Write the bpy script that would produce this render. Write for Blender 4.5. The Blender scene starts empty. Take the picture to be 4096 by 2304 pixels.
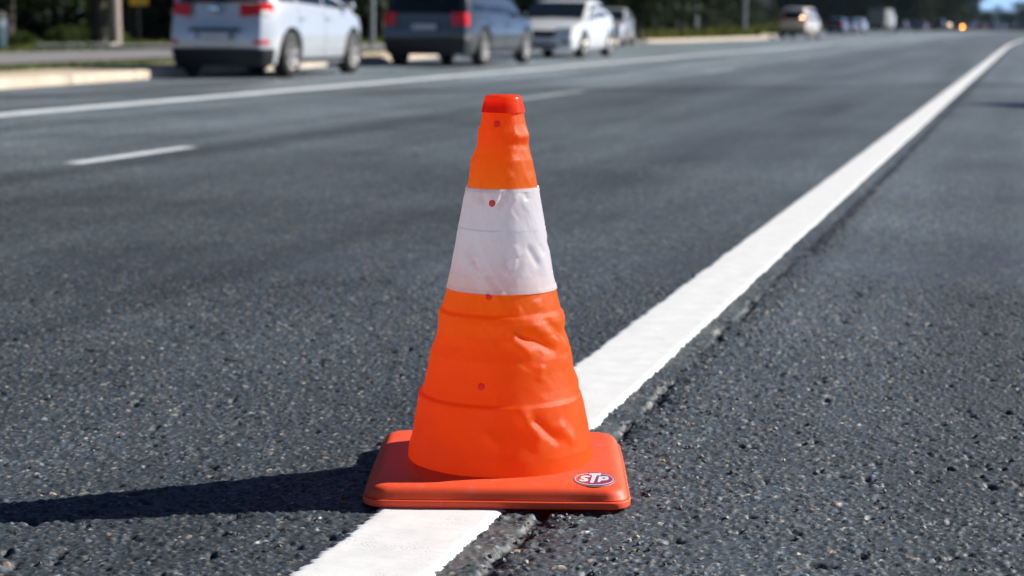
import bpy, bmesh, math, random
import numpy as np
from mathutils import Vector, Matrix

scn = bpy.context.scene
C = scn.collection
rng = np.random.default_rng(7)
random.seed(7)
R = math.radians

# ------------------------------------------------------------------ camera, light, exposure
PITCH, ROLL, CAM_H = 8.4498, 0.5, 0.85
fw = Vector((0, math.cos(R(PITCH)), -math.sin(R(PITCH))))
up0 = Vector((0, math.sin(R(PITCH)), math.cos(R(PITCH))))
rt0 = Vector((1, 0, 0))
rt = rt0 * math.cos(R(ROLL)) + up0 * math.sin(R(ROLL))
up = up0 * math.cos(R(ROLL)) - rt0 * math.sin(R(ROLL))
cam_d = bpy.data.cameras.new('camera')
cam = bpy.data.objects.new('camera', cam_d)
C.objects.link(cam)
m = Matrix((rt, up, -fw)).transposed().to_4x4()
m.translation = (0, 0, CAM_H)
cam.matrix_world = m
cam_d.sensor_width = 36.0
cam_d.lens = 62.888
cam_d.clip_start = 0.05
cam_d.clip_end = 6000
cam_d.dof.use_dof = True
cam_d.dof.focus_distance = 3.08
cam_d.dof.aperture_fstop = 4.4
cam_d.dof.aperture_blades = 0
scn.camera = cam

SUN = Vector((0.95, 0.31, 0)).normalized()
EL = R(32)
sun_dir = Vector((SUN.x * math.cos(EL), SUN.y * math.cos(EL), math.sin(EL)))
w = bpy.data.worlds.new('World')
scn.world = w
w.use_nodes = True
nt = w.node_tree
bg = nt.nodes['Background']
sky = nt.nodes.new('ShaderNodeTexSky')
sky.sky_type = 'NISHITA'
sky.sun_disc = False
sky.sun_elevation = EL
sky.sun_rotation = math.atan2(SUN.x, SUN.y)
sky.air_density = 1.0
sky.altitude = 12000
sky.dust_density = 0.25
sky.ozone_density = 0.9
nt.links.new(sky.outputs[0], bg.inputs[0])
bg.inputs[1].default_value = 0.088
sl = bpy.data.lights.new('sun', 'SUN')
sl.energy = 5.0
sl.angle = R(0.53)
sl.color = (1.0, 0.955, 0.89)
so = bpy.data.objects.new('sun', sl)
so.rotation_euler = sun_dir.to_track_quat('Z', 'Y').to_euler()
so.location = (30, 10, 30)
C.objects.link(so)
scn.view_settings.view_transform = 'Standard'
scn.view_settings.look = 'None'
scn.view_settings.exposure = 0.72
scn.view_settings.gamma = 1.0
scn.view_settings.use_curve_mapping = False
scn.cycles.max_bounces = 8
scn.cycles.transparent_max_bounces = 8

# ------------------------------------------------------------------ helpers
def tag(o, label=None, cat=None, group=None, kind=None):
    if label: o['label'] = label
    if cat: o['category'] = cat
    if group: o['group'] = group
    if kind: o['kind'] = kind
    return o

def empty(name, loc=(0, 0, 0), rz=0.0, **k):
    o = bpy.data.objects.new(name, None)
    o.location = loc
    o.rotation_euler = (0, 0, rz)
    o.empty_display_size = 0.2
    C.objects.link(o)
    return tag(o, **k)

def new_mesh(name, verts, faces, mat=None, smooth=True, sharp=None):
    me = bpy.data.meshes.new(name)
    me.from_pydata([tuple(map(float, v)) for v in verts], [], [tuple(map(int, f)) for f in faces])
    if mat: me.materials.append(mat)
    me.validate()
    me.polygons.foreach_set('use_smooth', [smooth] * len(me.polygons))
    if smooth and sharp: me.set_sharp_from_angle(angle=R(sharp))
    me.update()
    return me

def big_mesh(name, V, F, mat=None, smooth=True):
    V = np.ascontiguousarray(V, dtype=np.float32); F = np.ascontiguousarray(F, dtype=np.int32)
    me = bpy.data.meshes.new(name)
    n, k = F.shape
    me.vertices.add(len(V)); me.vertices.foreach_set('co', V.ravel())
    me.loops.add(n * k); me.loops.foreach_set('vertex_index', F.ravel())
    me.polygons.add(n)
    me.polygons.foreach_set('loop_start', np.arange(0, n * k, k, dtype=np.int32))
    me.polygons.foreach_set('use_smooth', np.full(n, smooth))
    if mat: me.materials.append(mat)
    me.update(calc_edges=True)
    return me

def link(name, me, parent=None, loc=None, **k):
    o = bpy.data.objects.new(name, me)
    if parent: o.parent = parent
    if loc is not None: o.location = loc
    C.objects.link(o)
    return tag(o, **k)

def obj(name, verts, faces, mat, parent=None, smooth=True, sharp=40, **k):
    return link(name, new_mesh(name, verts, faces, mat, smooth, sharp), parent, **k)

def copy_tree(o, parent=None):
    c = o.copy()
    C.objects.link(c)
    c.parent = parent
    for ch in list(o.children):
        copy_tree(ch, c)
    return c

def join(*parts):
    V, F = [], []
    for v, f in parts:
        n = len(V)
        V.extend([tuple(p) for p in v]); F.extend([tuple(i + n for i in q) for q in f])
    return V, F

def box(cx, cy, cz, sx, sy, sz):
    v = [(cx + sx / 2 * a, cy + sy / 2 * b, cz + sz / 2 * c) for c in (-1, 1) for b in (-1, 1) for a in (-1, 1)]
    return v, [(0, 2, 3, 1), (4, 5, 7, 6), (0, 1, 5, 4), (2, 6, 7, 3), (0, 4, 6, 2), (1, 3, 7, 5)]

def bbox_mesh(cx, cy, cz, sx, sy, sz, bev=0.02):
    bm = bmesh.new()
    v, f = box(cx, cy, cz, sx, sy, sz)
    vs = [bm.verts.new(p) for p in v]
    for q in f: bm.faces.new([vs[i] for i in q])
    bmesh.ops.bevel(bm, geom=list(bm.edges), offset=bev, segments=2, affect='EDGES', profile=0.5)
    bm.verts.index_update()
    V = [tuple(p.co) for p in bm.verts]; F = [tuple(p.index for p in q.verts) for q in bm.faces]
    bm.free()
    return V, F

def grid_faces(nu, nv, close_u=False, flip=False, base=0):
    F = []
    for i in range(nu if close_u else nu - 1):
        for j in range(nv - 1):
            a = base + i * nv + j; b = base + ((i + 1) % nu) * nv + j
            q = (a, b, b + 1, a + 1)
            F.append(q[::-1] if flip else q)
    return F

def lathe(prof, n=24, axis='z', close=True):
    # prof: list of (r, h)
    V = []
    for i in range(n):
        a = 2 * math.pi * i / n
        for r, h in prof:
            p = (r * math.cos(a), r * math.sin(a), h)
            if axis == 'y': p = (p[0], p[2], p[1])
            V.append(p)
    return V, grid_faces(n, len(prof), close_u=True, flip=(axis == 'y'))

def tube(pts, rad, n=8, cap=True):
    pts = [Vector(p) for p in pts]
    V, F = [], []
    for i, p in enumerate(pts):
        d = (pts[min(i + 1, len(pts) - 1)] - pts[max(i - 1, 0)]).normalized()
        a = d.cross(Vector((0.31, 0.95, 0.03)) if abs(d.z) > 0.5 else Vector((0, 0, 1))).normalized()
        b = d.cross(a)
        for k in range(n):
            t = 2 * math.pi * k / n
            V.append(p + (a * math.cos(t) + b * math.sin(t)) * rad[i])
    for i in range(len(pts) - 1):
        for k in range(n):
            F.append((i * n + k, i * n + (k + 1) % n, (i + 1) * n + (k + 1) % n, (i + 1) * n + k))
    if cap:
        F.append(tuple(range(n))[::-1]); F.append(tuple((len(pts) - 1) * n + k for k in range(n)))
    return V, F

def value_noise(x, y, scale, seed, octaves=1):
    out = np.zeros_like(x); amp = 1.0; tot = 0
    for o in range(octaves):
        r = np.random.default_rng(seed + o * 17)
        T = r.random((256, 256))
        u = x / scale * (2 ** o); v = y / scale * (2 ** o)
        i = np.floor(u).astype(int); j = np.floor(v).astype(int)
        f = u - i; g = v - j
        f = f * f * (3 - 2 * f); g = g * g * (3 - 2 * g)
        i %= 256; j %= 256; i1 = (i + 1) % 256; j1 = (j + 1) % 256
        out += amp * ((T[i, j] * (1 - f) + T[i1, j] * f) * (1 - g) + (T[i, j1] * (1 - f) + T[i1, j1] * f) * g)
        tot += amp; amp *= 0.5
    return out / tot - 0.5

# ------------------------------------------------------------------ materials
class NT:
    def __init__(self, name):
        self.m = bpy.data.materials.new(name)
        self.m.use_nodes = True
        self.t = self.m.node_tree
        self.b = self.t.nodes['Principled BSDF']
        self.out = self.t.nodes['Material Output']
    def n(self, typ, **k):
        o = self.t.nodes.new(typ)
        for a, b in k.items():
            if a.startswith('i_'):
                key = a[2:]
                o.inputs[int(key) if key.isdigit() else key.replace('_', ' ')].default_value = b
            else: setattr(o, a, b)
        return o
    def l(self, a, b): self.t.links.new(a, b)
    def math(self, op, a, b=None, c=None, clamp=False):
        o = self.n('ShaderNodeMath', operation=op, use_clamp=clamp)
        for i, v in enumerate((a, b, c)):
            if v is None: continue
            if isinstance(v, (int, float)): o.inputs[i].default_value = v
            else: self.l(v, o.inputs[i])
        return o.outputs[0]
    def mix(self, f, a, b, mode='MIX'):
        o = self.n('ShaderNodeMix', data_type='RGBA', blend_type=mode)
        for s, v in ((o.inputs[0], f), (o.inputs[6], a), (o.inputs[7], b)):
            if isinstance(v, (int, float)): s.default_value = v
            elif isinstance(v, tuple): s.default_value = v if len(v) == 4 else (*v, 1)
            else: self.l(v, s)
        return o.outputs[2]
    def ramp(self, f, stops, interp='LINEAR'):
        o = self.n('ShaderNodeValToRGB')
        o.color_ramp.interpolation = interp
        e = o.color_ramp.elements
        while len(e) < len(stops): e.new(0.5)
        for k, (p, c) in enumerate(stops):
            e[k].position = p; e[k].color = (c, c, c, 1) if isinstance(c, (int, float)) else (*c, 1)
        self.l(f, o.inputs[0])
        return o.outputs[0]
    def noise(self, vec, scale, detail=3, rough=0.55, dim='3D'):
        o = self.n('ShaderNodeTexNoise', noise_dimensions=dim)
        o.inputs['Scale'].default_value = scale; o.inputs['Detail'].default_value = detail
        o.inputs['Roughness'].default_value = rough
        if vec is not None: self.l(vec, o.inputs['Vector'])
        return o.outputs['Fac']
    def bump(self, h, strength, dist, normal=None):
        o = self.n('ShaderNodeBump')
        o.inputs['Strength'].default_value = strength; o.inputs['Distance'].default_value = dist
        self.l(h, o.inputs['Height'])
        if normal is not None: self.l(normal, o.inputs['Normal'])
        return o.outputs[0]
    def obj(self): return self.n('ShaderNodeTexCoord').outputs['Object']
    def set(self, **k):
        for a, v in k.items(): self.b.inputs[a.replace('_', ' ')].default_value = v
        return self

def mat(name, col, rough=0.5, metal=0.0, var=0.12, scale=6.0, coat=0.0, bump=0.0, bscale=60.0, spec=0.5, bdist=0.002):
    q = NT(name)
    co = q.obj()
    f = q.noise(co, scale, 4)
    c = q.mix(q.ramp(f, [(0.3, 0.0), (0.7, 1.0)]), tuple(v * (1 - var) for v in col), tuple(min(1, v * (1 + var)) for v in col))
    q.l(c, q.b.inputs['Base Color'])
    q.set(Roughness=rough, Metallic=metal, Coat_Weight=coat, Specular_IOR_Level=spec)
    q.b.inputs['Coat Roughness'].default_value = 0.05
    if bump: q.l(q.bump(q.noise(co, bscale, 4), bump, bdist), q.b.inputs['Normal'])
    return q.m

def emit(name, col, power):
    q = NT(name)
    q.set(Base_Color=(*col, 1), Roughness=0.2, Emission_Color=(*col, 1), Emission_Strength=power)
    return q.m

M = {}
M['glass'] = mat('tinted_glass', (0.006, 0.012, 0.016), 0.04, var=0.05)
M['black'] = mat('black_plastic', (0.012, 0.012, 0.013), 0.55)
M['under'] = mat('underbody_dark', (0.006, 0.006, 0.006), 0.8)
M['tyre'] = mat('tyre_rubber', (0.014, 0.014, 0.015), 0.75, bump=0.4, bscale=80)
M['rim'] = mat('alloy_rim', (0.5, 0.47, 0.44), 0.35, 0.6)
M['chrome'] = mat('chrome_trim', (0.55, 0.56, 0.58), 0.15, 0.9)
M['silver'] = mat('silver_paint', (0.54, 0.56, 0.58), 0.36, 0.45, var=0.03, coat=1.0)
M['graphite'] = mat('graphite_paint', (0.024, 0.028, 0.029), 0.32, 0.25, var=0.04, coat=1.0)
M['white'] = mat('white_paint', (0.72, 0.74, 0.75), 0.35, 0.0, var=0.03, coat=1.0)
M['beige'] = mat('champagne_paint', (0.74, 0.65, 0.52), 0.36, 0.3, var=0.03, coat=1.0)
M['navy'] = mat('navy_paint', (0.02, 0.035, 0.07), 0.3, 0.3, var=0.04, coat=1.0)
M['paleblue'] = mat('pale_blue_paint', (0.38, 0.52, 0.62), 0.35, 0.1, var=0.04, coat=1.0)
M['maroon'] = mat('maroon_paint', (0.22, 0.03, 0.035), 0.3, 0.2, var=0.04, coat=1.0)
M['darkcar'] = mat('black_paint', (0.012, 0.013, 0.016), 0.28, 0.1, var=0.04, coat=1.0)
M['greybox'] = mat('grey_box_paint', (0.19, 0.20, 0.19), 0.5, var=0.06)
M['tail'] = mat('tail_lamp_red', (0.75, 0.010, 0.010), 0.2, var=0.2, scale=20, coat=0.3)
M['clear'] = mat('clear_lamp', (0.75, 0.75, 0.74), 0.25, 0.0, coat=0.5)
M['plate'] = mat('plate_white', (0.55, 0.57, 0.6), 0.5)
M['plateblue'] = mat('plate_blue', (0.02, 0.10, 0.35), 0.5)
M['head_on'] = emit('lit_headlamp', (1.0, 0.70, 0.45), 12.0)
M['amber_on'] = emit('lit_amber_lamp', (1.0, 0.36, 0.05), 20.0)
M['red_on'] = emit('lit_red_lamp', (1.0, 0.08, 0.04), 6.0)
M['tail_on'] = emit('lit_tail_lamp', (0.9, 0.03, 0.02), 0.5)

# road coordinates: d runs along the road, n to its right
D = np.array([0.2747, 0.9615]); N = np.array([0.9615, -0.2747])
def uv(u, v): return D * u + N * v
HEAD = math.atan2(D[1], D[0])

def asphalt_colour(q, co, near):
    """road albedo of binder and aggregate, lane shading along the road, tar seam, crack beside the edge line"""
    dotv = q.n('ShaderNodeVectorMath', operation='DOT_PRODUCT'); q.l(co, dotv.inputs[0]); dotv.inputs[1].default_value = (N[0], N[1], 0)
    dotu = q.n('ShaderNodeVectorMath', operation='DOT_PRODUCT'); q.l(co, dotu.inputs[0]); dotu.inputs[1].default_value = (D[0], D[1], 0)
    v, u = dotv.outputs['Value'], dotu.outputs['Value']
    cmb = q.n('ShaderNodeCombineXYZ'); q.l(v, cmb.inputs[0]); q.l(q.math('MULTIPLY', u, 0.045), cmb.inputs[1])
    streak = q.noise(cmb.outputs[0], 1.3, 5, 0.6)
    patch = q.noise(co, 0.55, 4, 0.6)
    # older, paler lane beyond the dashed line
    lane = q.n('ShaderNodeMapRange', interpolation_type='SMOOTHSTEP'); q.l(q.math('ADD', v, q.math('MULTIPLY', streak, 0.5)), lane.inputs[0])
    lane.inputs[1].default_value = -4.95; lane.inputs[2].default_value = -5.35
    should = q.n('ShaderNodeMapRange', interpolation_type='SMOOTHSTEP'); q.l(v, should.inputs[0])
    should.inputs[1].default_value = -0.8; should.inputs[2].default_value = -0.6
    gain = q.math('ADD', q.math('ADD', 1.0, q.math('MULTIPLY', q.math('SUBTRACT', streak, 0.5), 2.2)), q.math('MULTIPLY', q.math('SUBTRACT', patch, 0.5), 1.3))
    gain = q.math('MAXIMUM', gain, 0.35)
    far_sheen = q.n('ShaderNodeMapRange', interpolation_type='SMOOTHSTEP'); q.l(q.math('ADD', u, q.math('MULTIPLY', patch, 6.0)), far_sheen.inputs[0])  # grazing sky sheen painted into the albedo, paler with distance
    far_sheen.inputs[1].default_value = 7.0; far_sheen.inputs[2].default_value = 16.0
    gain = q.math('MULTIPLY', gain, q.math('ADD', 1.0, q.math('MULTIPLY', far_sheen.outputs[0], 0.55)))
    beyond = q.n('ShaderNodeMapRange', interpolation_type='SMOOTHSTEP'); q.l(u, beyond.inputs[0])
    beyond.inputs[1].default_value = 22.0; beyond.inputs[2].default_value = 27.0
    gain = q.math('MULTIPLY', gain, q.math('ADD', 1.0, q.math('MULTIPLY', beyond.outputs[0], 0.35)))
    gain = q.math('MULTIPLY', gain, q.math('ADD', 1.0, q.math('MULTIPLY', lane.outputs[0], 0.65)))
    gain = q.math('MULTIPLY', gain, q.math('ADD', 1.0, q.math('MULTIPLY', should.outputs[0], 0.22)))
    seam = q.n('ShaderNodeVectorMath', operation='DOT_PRODUCT'); q.l(co, seam.inputs[0]); seam.inputs[1].default_value = (-0.467, 0.884, 0)
    s = q.math('ABSOLUTE', q.math('SUBTRACT', q.math('ADD', seam.outputs['Value'], q.math('MULTIPLY', patch, 0.5)), 20.33))
    sm = q.n('ShaderNodeMapRange', interpolation_type='SMOOTHSTEP'); q.l(s, sm.inputs[0])
    sm.inputs[1].default_value = 0.5; sm.inputs[2].default_value = 0.15
    gain = q.math('MULTIPLY', gain, q.math('SUBTRACT', 1.0, q.math('MULTIPLY', sm.outputs[0], 0.6)))
    return gain, v, u

def make_asphalt(name, near):
    q = NT(name)
    co = q.obj()
    gain, v, u = asphalt_colour(q, co, near)
    fine = q.noise(co, 560.0, 3, 0.75)
    if near:
        at = q.n('ShaderNodeAttribute', attribute_name='stone_colour')
        base = at.outputs['Color']
    else:
        vor = q.n('ShaderNodeTexVoronoi', feature='F1'); vor.inputs['Scale'].default_value = 92.0
        vor.inputs['Randomness'].default_value = 1.0
        q.l(co, vor.inputs['Vector'])
        sep = q.n('ShaderNodeSeparateColor'); q.l(vor.outputs['Color'], sep.inputs[0])
        stone = q.ramp(sep.outputs[0], [(0.0, (0.03, 0.033, 0.036)), (0.55, (0.062, 0.067, 0.071)), (0.80, (0.11, 0.115, 0.12)),
                                        (0.92, (0.14, 0.12, 0.10)), (0.97, (0.25, 0.18, 0.11)), (1.0, (0.32, 0.29, 0.26))])
        edge = q.ramp(vor.outputs['Distance'], [(0.35, 1.0), (0.62, 0.35)])
        base = q.mix(1.0, stone, edge, 'MULTIPLY')
        # crack beside the edge line
        cn = q.noise(co, 5.0, 4, 0.7)
        cv = q.math('ABSOLUTE', q.math('SUBTRACT', q.math('ADD', v, q.math('MULTIPLY', q.math('SUBTRACT', cn, 0.5), 0.07)), -0.755))
        cm = q.n('ShaderNodeMapRange', interpolation_type='SMOOTHSTEP'); q.l(cv, cm.inputs[0])
        cm.inputs[1].default_value = 0.032; cm.inputs[2].default_value = 0.014
        crack = q.math('MULTIPLY', cm.outputs[0], q.ramp(q.noise(co, 2.2, 3), [(0.36, 0.0), (0.46, 1.0)]))
        base = q.mix(crack, base, (0.006, 0.006, 0.006))
    g = q.math('MULTIPLY', gain, q.math('ADD', 0.2, q.math('MULTIPLY', fine, 1.6)))
    gc = q.n('ShaderNodeCombineColor'); [q.l(g, gc.inputs[i]) for i in range(3)]
    col = q.mix(1.0, q.mix(1.0, base, (0.93, 1.15, 1.30), 'MULTIPLY'), gc.outputs[0], 'MULTIPLY')
    q.l(col, q.b.inputs['Base Color'])
    rough = q.math('ADD', 0.38, q.math('MULTIPLY', q.noise(co, 130.0, 2), 0.3))
    q.l(rough, q.b.inputs['Roughness'])
    q.set(Specular_IOR_Level=0.5)
    b1 = q.bump(q.noise(co, 260.0, 4, 0.75), 0.7 if near else 0.35, 0.0012)
    if not near: b1 = q.bump(vor.outputs['Distance'], 0.85, -0.005, b1)
    q.l(b1, q.b.inputs['Normal'])
    return q.m

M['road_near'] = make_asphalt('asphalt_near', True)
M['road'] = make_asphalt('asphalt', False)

def make_paint():
    q = NT('road_paint')
    co = q.obj()
    d = q.ramp(q.noise(co, 16.0, 5, 0.65), [(0.3, 0.0), (0.75, 1.0)])
    c = q.mix(d, (0.64, 0.65, 0.65), (0.79, 0.79, 0.785))
    sp = q.ramp(q.math('MULTIPLY', q.noise(co, 230.0, 2, 0.5), q.ramp(q.noise(co, 9.0, 3), [(0.35, 0.75), (0.6, 1.1)])), [(0.26, 1.0), (0.31, 0.0)])
    c = q.mix(q.math('MULTIPLY', sp, 0.7), c, (0.22, 0.21, 0.20))
    q.l(c, q.b.inputs['Base Color'])
    q.set(Roughness=0.6)
    q.l(q.bump(q.noise(co, 260.0, 4, 0.7), 0.35, 0.001), q.b.inputs['Normal'])
    return q.m
M['paint'] = make_paint()
M['oldpaint'] = mat('worn_road_paint', (0.66, 0.70, 0.72), 0.55, var=0.2, scale=3.0)
M['fadedpaint'] = mat('faded_road_paint', (0.34, 0.37, 0.38), 0.6, var=0.3, scale=2.0)
M['kerb'] = mat('kerb_concrete', (0.50, 0.42, 0.33), 0.85, var=0.16, scale=2.5, bump=0.3, bscale=30)
M['sand'] = mat('sandy_strip', (0.50, 0.41, 0.30), 0.9, var=0.2, scale=1.2)
M['pavement'] = mat('pavement_grey', (0.20, 0.195, 0.20), 0.85, var=0.2, scale=0.9, bump=0.3, bscale=20)
M['slab'] = mat('pale_slab', (0.68, 0.64, 0.58), 0.8, var=0.1, scale=2)
M['soil'] = mat('verge_soil', (0.065, 0.085, 0.022), 0.95, var=0.4, scale=0.35)
M['floor'] = mat('woodland_floor', (0.03, 0.032, 0.014), 0.95, var=0.4, scale=0.5)
M['bark'] = mat('bark', (0.055, 0.047, 0.038), 0.9, var=0.3, scale=8, bump=0.8, bscale=18, bdist=0.02)
M['concrete'] = mat('pole_concrete', (0.33, 0.28, 0.24), 0.85, var=0.12, scale=3)
M['galv'] = mat('galvanised_steel', (0.25, 0.27, 0.28), 0.5, 0.5, var=0.1)

def leaf_mat(name, a, b, scale):
    q = NT(name)
    geo = q.n('ShaderNodeNewGeometry')
    oi = q.n('ShaderNodeObjectInfo')
    f = q.math('FRACT', q.math('ADD', geo.outputs['Random Per Island'], q.math('MULTIPLY', oi.outputs['Random'], 0.3)))
    c = q.mix(f, a, b)
    q.l(c, q.b.inputs['Base Color'])
    q.set(Roughness=0.7, Specular_IOR_Level=0.08)
    tr = q.n('ShaderNodeBsdfTranslucent')
    q.l(q.mix(0.5, c, (0.10, 0.14, 0.02)), tr.inputs['Color'])
    mx = q.n('ShaderNodeMixShader'); mx.inputs[0].default_value = 0.06
    q.l(q.b.outputs[0], mx.inputs[1]); q.l(tr.outputs[0], mx.inputs[2]); q.l(mx.outputs[0], q.out.inputs[0])
    return q.m
M['leaf'] = leaf_mat('tree_leaves', (0.010, 0.018, 0.008), (0.028, 0.042, 0.014), 1)
M['shrubleaf'] = leaf_mat('shrub_leaves', (0.04, 0.062, 0.012), (0.09, 0.12, 0.028), 1)
M['grass'] = leaf_mat('grass_blades', (0.085, 0.115, 0.018), (0.19, 0.19, 0.035), 1)

# ------------------------------------------------------------------ ground, kerb line
def lerp_pts(P, x):
    P = np.array(P, float); return np.interp(x, P[:, 0], P[:, 1])
KERB = [(-40, -11.6), (19, -11.8), (26, -12.4), (34, -12.8), (45, -14.2), (57, -17.3), (74, -17.3), (84, -15.6), (115, -15.0), (150, -20.5), (220, -26), (900, -60)]
us = np.concatenate([np.arange(-40, 120, 1.0), np.arange(120, 420, 6.0)])
kv = lerp_pts(KERB, us)
ker = np.ones(9) / 9
kv = np.convolve(np.pad(kv, 4, mode='edge'), ker, 'valid')
def kerb_v(u): return np.interp(u, us, kv)
def bend(u):
    u = np.asarray(u, float)
    return np.where(u > 72, 1.0 * ((u - 72) / 70.0) ** 2, 0.0)

def ribbon(name, u, v0, v1, z0, z1, m, parent=None, skirt=None, **k):
    """sheet along the road between lateral offsets v0(u) and v1(u)"""
    V, F = [], []
    for a, b, c in zip(u, v0, v1):
        p = uv(a, b); r = uv(a, c)
        V += [(p[0], p[1], z0), (r[0], r[1], z1)]
    n = len(u)
    for i in range(n - 1): F.append((2 * i, 2 * i + 1, 2 * i + 3, 2 * i + 2))
    if skirt is not None:
        b = len(V)
        for a, c in zip(u, v1):
            r = uv(a, c); V.append((r[0], r[1], skirt))
        for i in range(n - 1): F.append((2 * i + 1, b + i, b + i + 1, 2 * i + 3))
    return obj(name, V, F, m, parent, smooth=False, **k)

g = 4000
obj('ground', [(-g, -g, -0.06), (g, -g, -0.06), (g, g, -0.06), (-g, g, -0.06)], [(0, 1, 2, 3)], M['floor'], smooth=False, kind='structure')

# near road tile with true aggregate relief
X0, X1, Y0, Y1 = -1.95, 1.95, 2.42, 6.6
def road_sheet():
    V, F = [], []
    def quad(a, b, c, d):
        n = len(V); V.extend([(*a, 0), (*b, 0), (*c, 0), (*d, 0)]); F.append((n, n + 1, n + 2, n + 3))
    quad((-14, -30), (14, -30), (14, Y0), (-14, Y0))
    quad((-14, Y0), (X0, Y0), (X0, Y1), (-14, Y1))
    quad((X1, Y0), (14, Y0), (14, Y1), (X1, Y1))
    L = [uv(a, kerb_v(a) - 0.06) for a in np.concatenate([np.arange(9, 120, 2.0), np.arange(120, 420, 6.0)])]
    L = [p for p in L if p[1] > Y1 + 0.3]
    y = Y1; xl = -14.0
    for p in L:
        quad((xl, y), (14 + max(0, y - 14) * 0.75, y), (14 + max(0, p[1] - 14) * 0.75, p[1]), (p[0], p[1]))
        xl, y = p[0], p[1]
    return V, F
v_, f_ = road_sheet()
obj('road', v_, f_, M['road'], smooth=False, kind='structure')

def near_tile():
    xs = np.linspace(X0, X1, 1081)
    ys = np.cumsum(np.concatenate([[0], np.linspace(0.0023, 0.0082, 800)])); ys = Y0 + ys / ys[-1] * (Y1 - Y0)
    nx, ny = len(xs), len(ys)
    gx, gy = np.meshgrid(xs, ys, indexing='ij')
    r = np.random.default_rng(11)
    base = -0.0022 + 0.0016 * value_noise(gx, gy, 0.02, 3, 3) + 0.003 * value_noise(gx, gy, 0.11, 9, 2)
    bind = 0.020 + 0.026 * (value_noise(gx, gy, 0.012, 21, 3) + 0.5)
    H = base.copy()
    col = np.stack([bind * 0.95, bind, bind * 1.08], -1).reshape(-1, 3)
    Ns = 215000
    px = r.uniform(X0, X1, Ns); py = r.uniform(Y0, Y1, Ns)
    ra = np.clip(np.exp(r.normal(math.log(0.0033), 0.36, Ns)), 0.0022, 0.010)
    asp = r.uniform(0.6, 1.0, Ns); th = r.uniform(0, math.pi, Ns)
    ci = ((px - X0) / (X1 - X0) * (nx - 1)).round().astype(int); cj = np.clip(np.searchsorted(ys, py), 0, ny - 1)
    K = 4
    oi, oj = np.meshgrid(np.arange(-K, K + 1), np.arange(-K, K + 1), indexing='ij')
    I = ci[:, None, None] + oi; J = cj[:, None, None] + oj
    ok = (I >= 0) & (I < nx) & (J >= 0) & (J < ny)
    Ic = np.clip(I, 0, nx - 1); Jc = np.clip(J, 0, ny - 1)
    ex = xs[Ic] - px[:, None, None]; ey = ys[Jc] - py[:, None, None]
    c, s = np.cos(th)[:, None, None], np.sin(th)[:, None, None]
    a = (ex * c + ey * s) / ra[:, None, None]; b = (-ex * s + ey * c) / (ra * asp)[:, None, None]
    d2 = np.abs(a) ** 3 + np.abs(b) ** 3
    tilt = (a * r.normal(0, .35, Ns)[:, None, None] + b * r.normal(0, .35, Ns)[:, None, None]) * ra[:, None, None]
    hh = (0.5 * ra[:, None, None]) * np.sqrt(np.clip(1 - d2, 0, 1)) + tilt * .5 + r.uniform(-0.0026, 0.0006, Ns)[:, None, None] + r.normal(0, .0004, d2.shape)
    ok &= d2 < 1
    kind = r.random(Ns)
    tone = np.exp(r.normal(math.log(0.055), 0.42, Ns))
    sc = np.stack([tone * 0.97, tone, tone * 1.06], -1)
    t = kind > 0.85; sc[t] = np.stack([tone[t] * 2.6, tone[t] * 2.1, tone[t] * 1.55], -1)
    t = kind > 0.95; sc[t] = np.array([0.27, 0.165, 0.105]) * r.uniform(0.6, 1.4, (t.sum(), 1))
    t = kind > 0.988; sc[t] = np.array([0.30, 0.28, 0.25]) * r.uniform(0.6, 1.3, (t.sum(), 1))
    sc = np.clip(sc, 0.012, 0.5)
    hh = np.minimum(hh, 0.0030)
    flat = (Ic * ny + Jc)[ok]; hv = (base.ravel()[flat] + hh[ok] + 0.001); sid = np.broadcast_to(np.arange(Ns)[:, None, None], ok.shape)[ok]
    order = np.argsort(hv)
    flat, hv, sid = flat[order], hv[order], sid[order]
    Hf = H.ravel()
    keep = hv > Hf[flat]
    flat, hv, sid = flat[keep], hv[keep], sid[keep]
    Hf[flat] = hv
    # tar smears stay on part of the stones: the binder film is only worn off their tops
    wear = np.clip((value_noise(gx, gy, 0.006, 77, 2).ravel()[flat] + 0.62), 0.25, 1.0)[:, None]
    col[flat] = sc[sid] * wear + np.array([.02, .021, .023]) * (1 - wear)
    col *= np.exp(r.normal(-.06, .42, (len(col), 1)))
    # deep pits
    pit = np.clip(value_noise(gx, gy, 0.03, 41, 2) - 0.23, 0, 1).ravel()
    Hf -= 0.05 * pit
    col *= 1 - np.clip(pit * 4, 0, .5)[:, None]
    # worn seam right of the edge line: fine sandy strip, then a crumbling groove
    vv = gx * N[0] + gy * N[1]; uu = gx * D[0] + gy * D[1]
    nse = value_noise(uu, vv * 0.3, 0.10, 55, 3); nse2 = value_noise(uu, vv, 0.035, 66, 3)
    centre = -0.785 + 0.045 * nse
    wid = 0.012 + 0.014 * nse2
    dv = (vv - centre) / np.maximum(wid, 0.006)
    on = np.clip((value_noise(uu, vv * 0.2, 0.22, 88, 2) + 0.22) * 5, 0.0, 1)
    groove = np.exp(-dv ** 4) * on
    zone = np.exp(-((vv - centre - 0.008) / 0.036) ** 2) * (0.35 + 0.65 * on)
    lump = value_noise(uu, vv, 0.016, 101, 2)
    Hf += (zone * lump * 0.013 - 0.0095 * groove - 0.002 * zone).ravel()
    col *= (1 - 0.40 * zone * np.clip(0.6 - 2.2 * lump, 0, 1)).ravel()[:, None]
    col *= (1 - 0.6 * groove.ravel())[:, None]
    strip = (1 / (1 + np.exp(-(vv + 0.862) / 0.006))) * (1 / (1 + np.exp((vv - (centre - 0.018) + 0.03 * nse2) / 0.006)))
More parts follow.
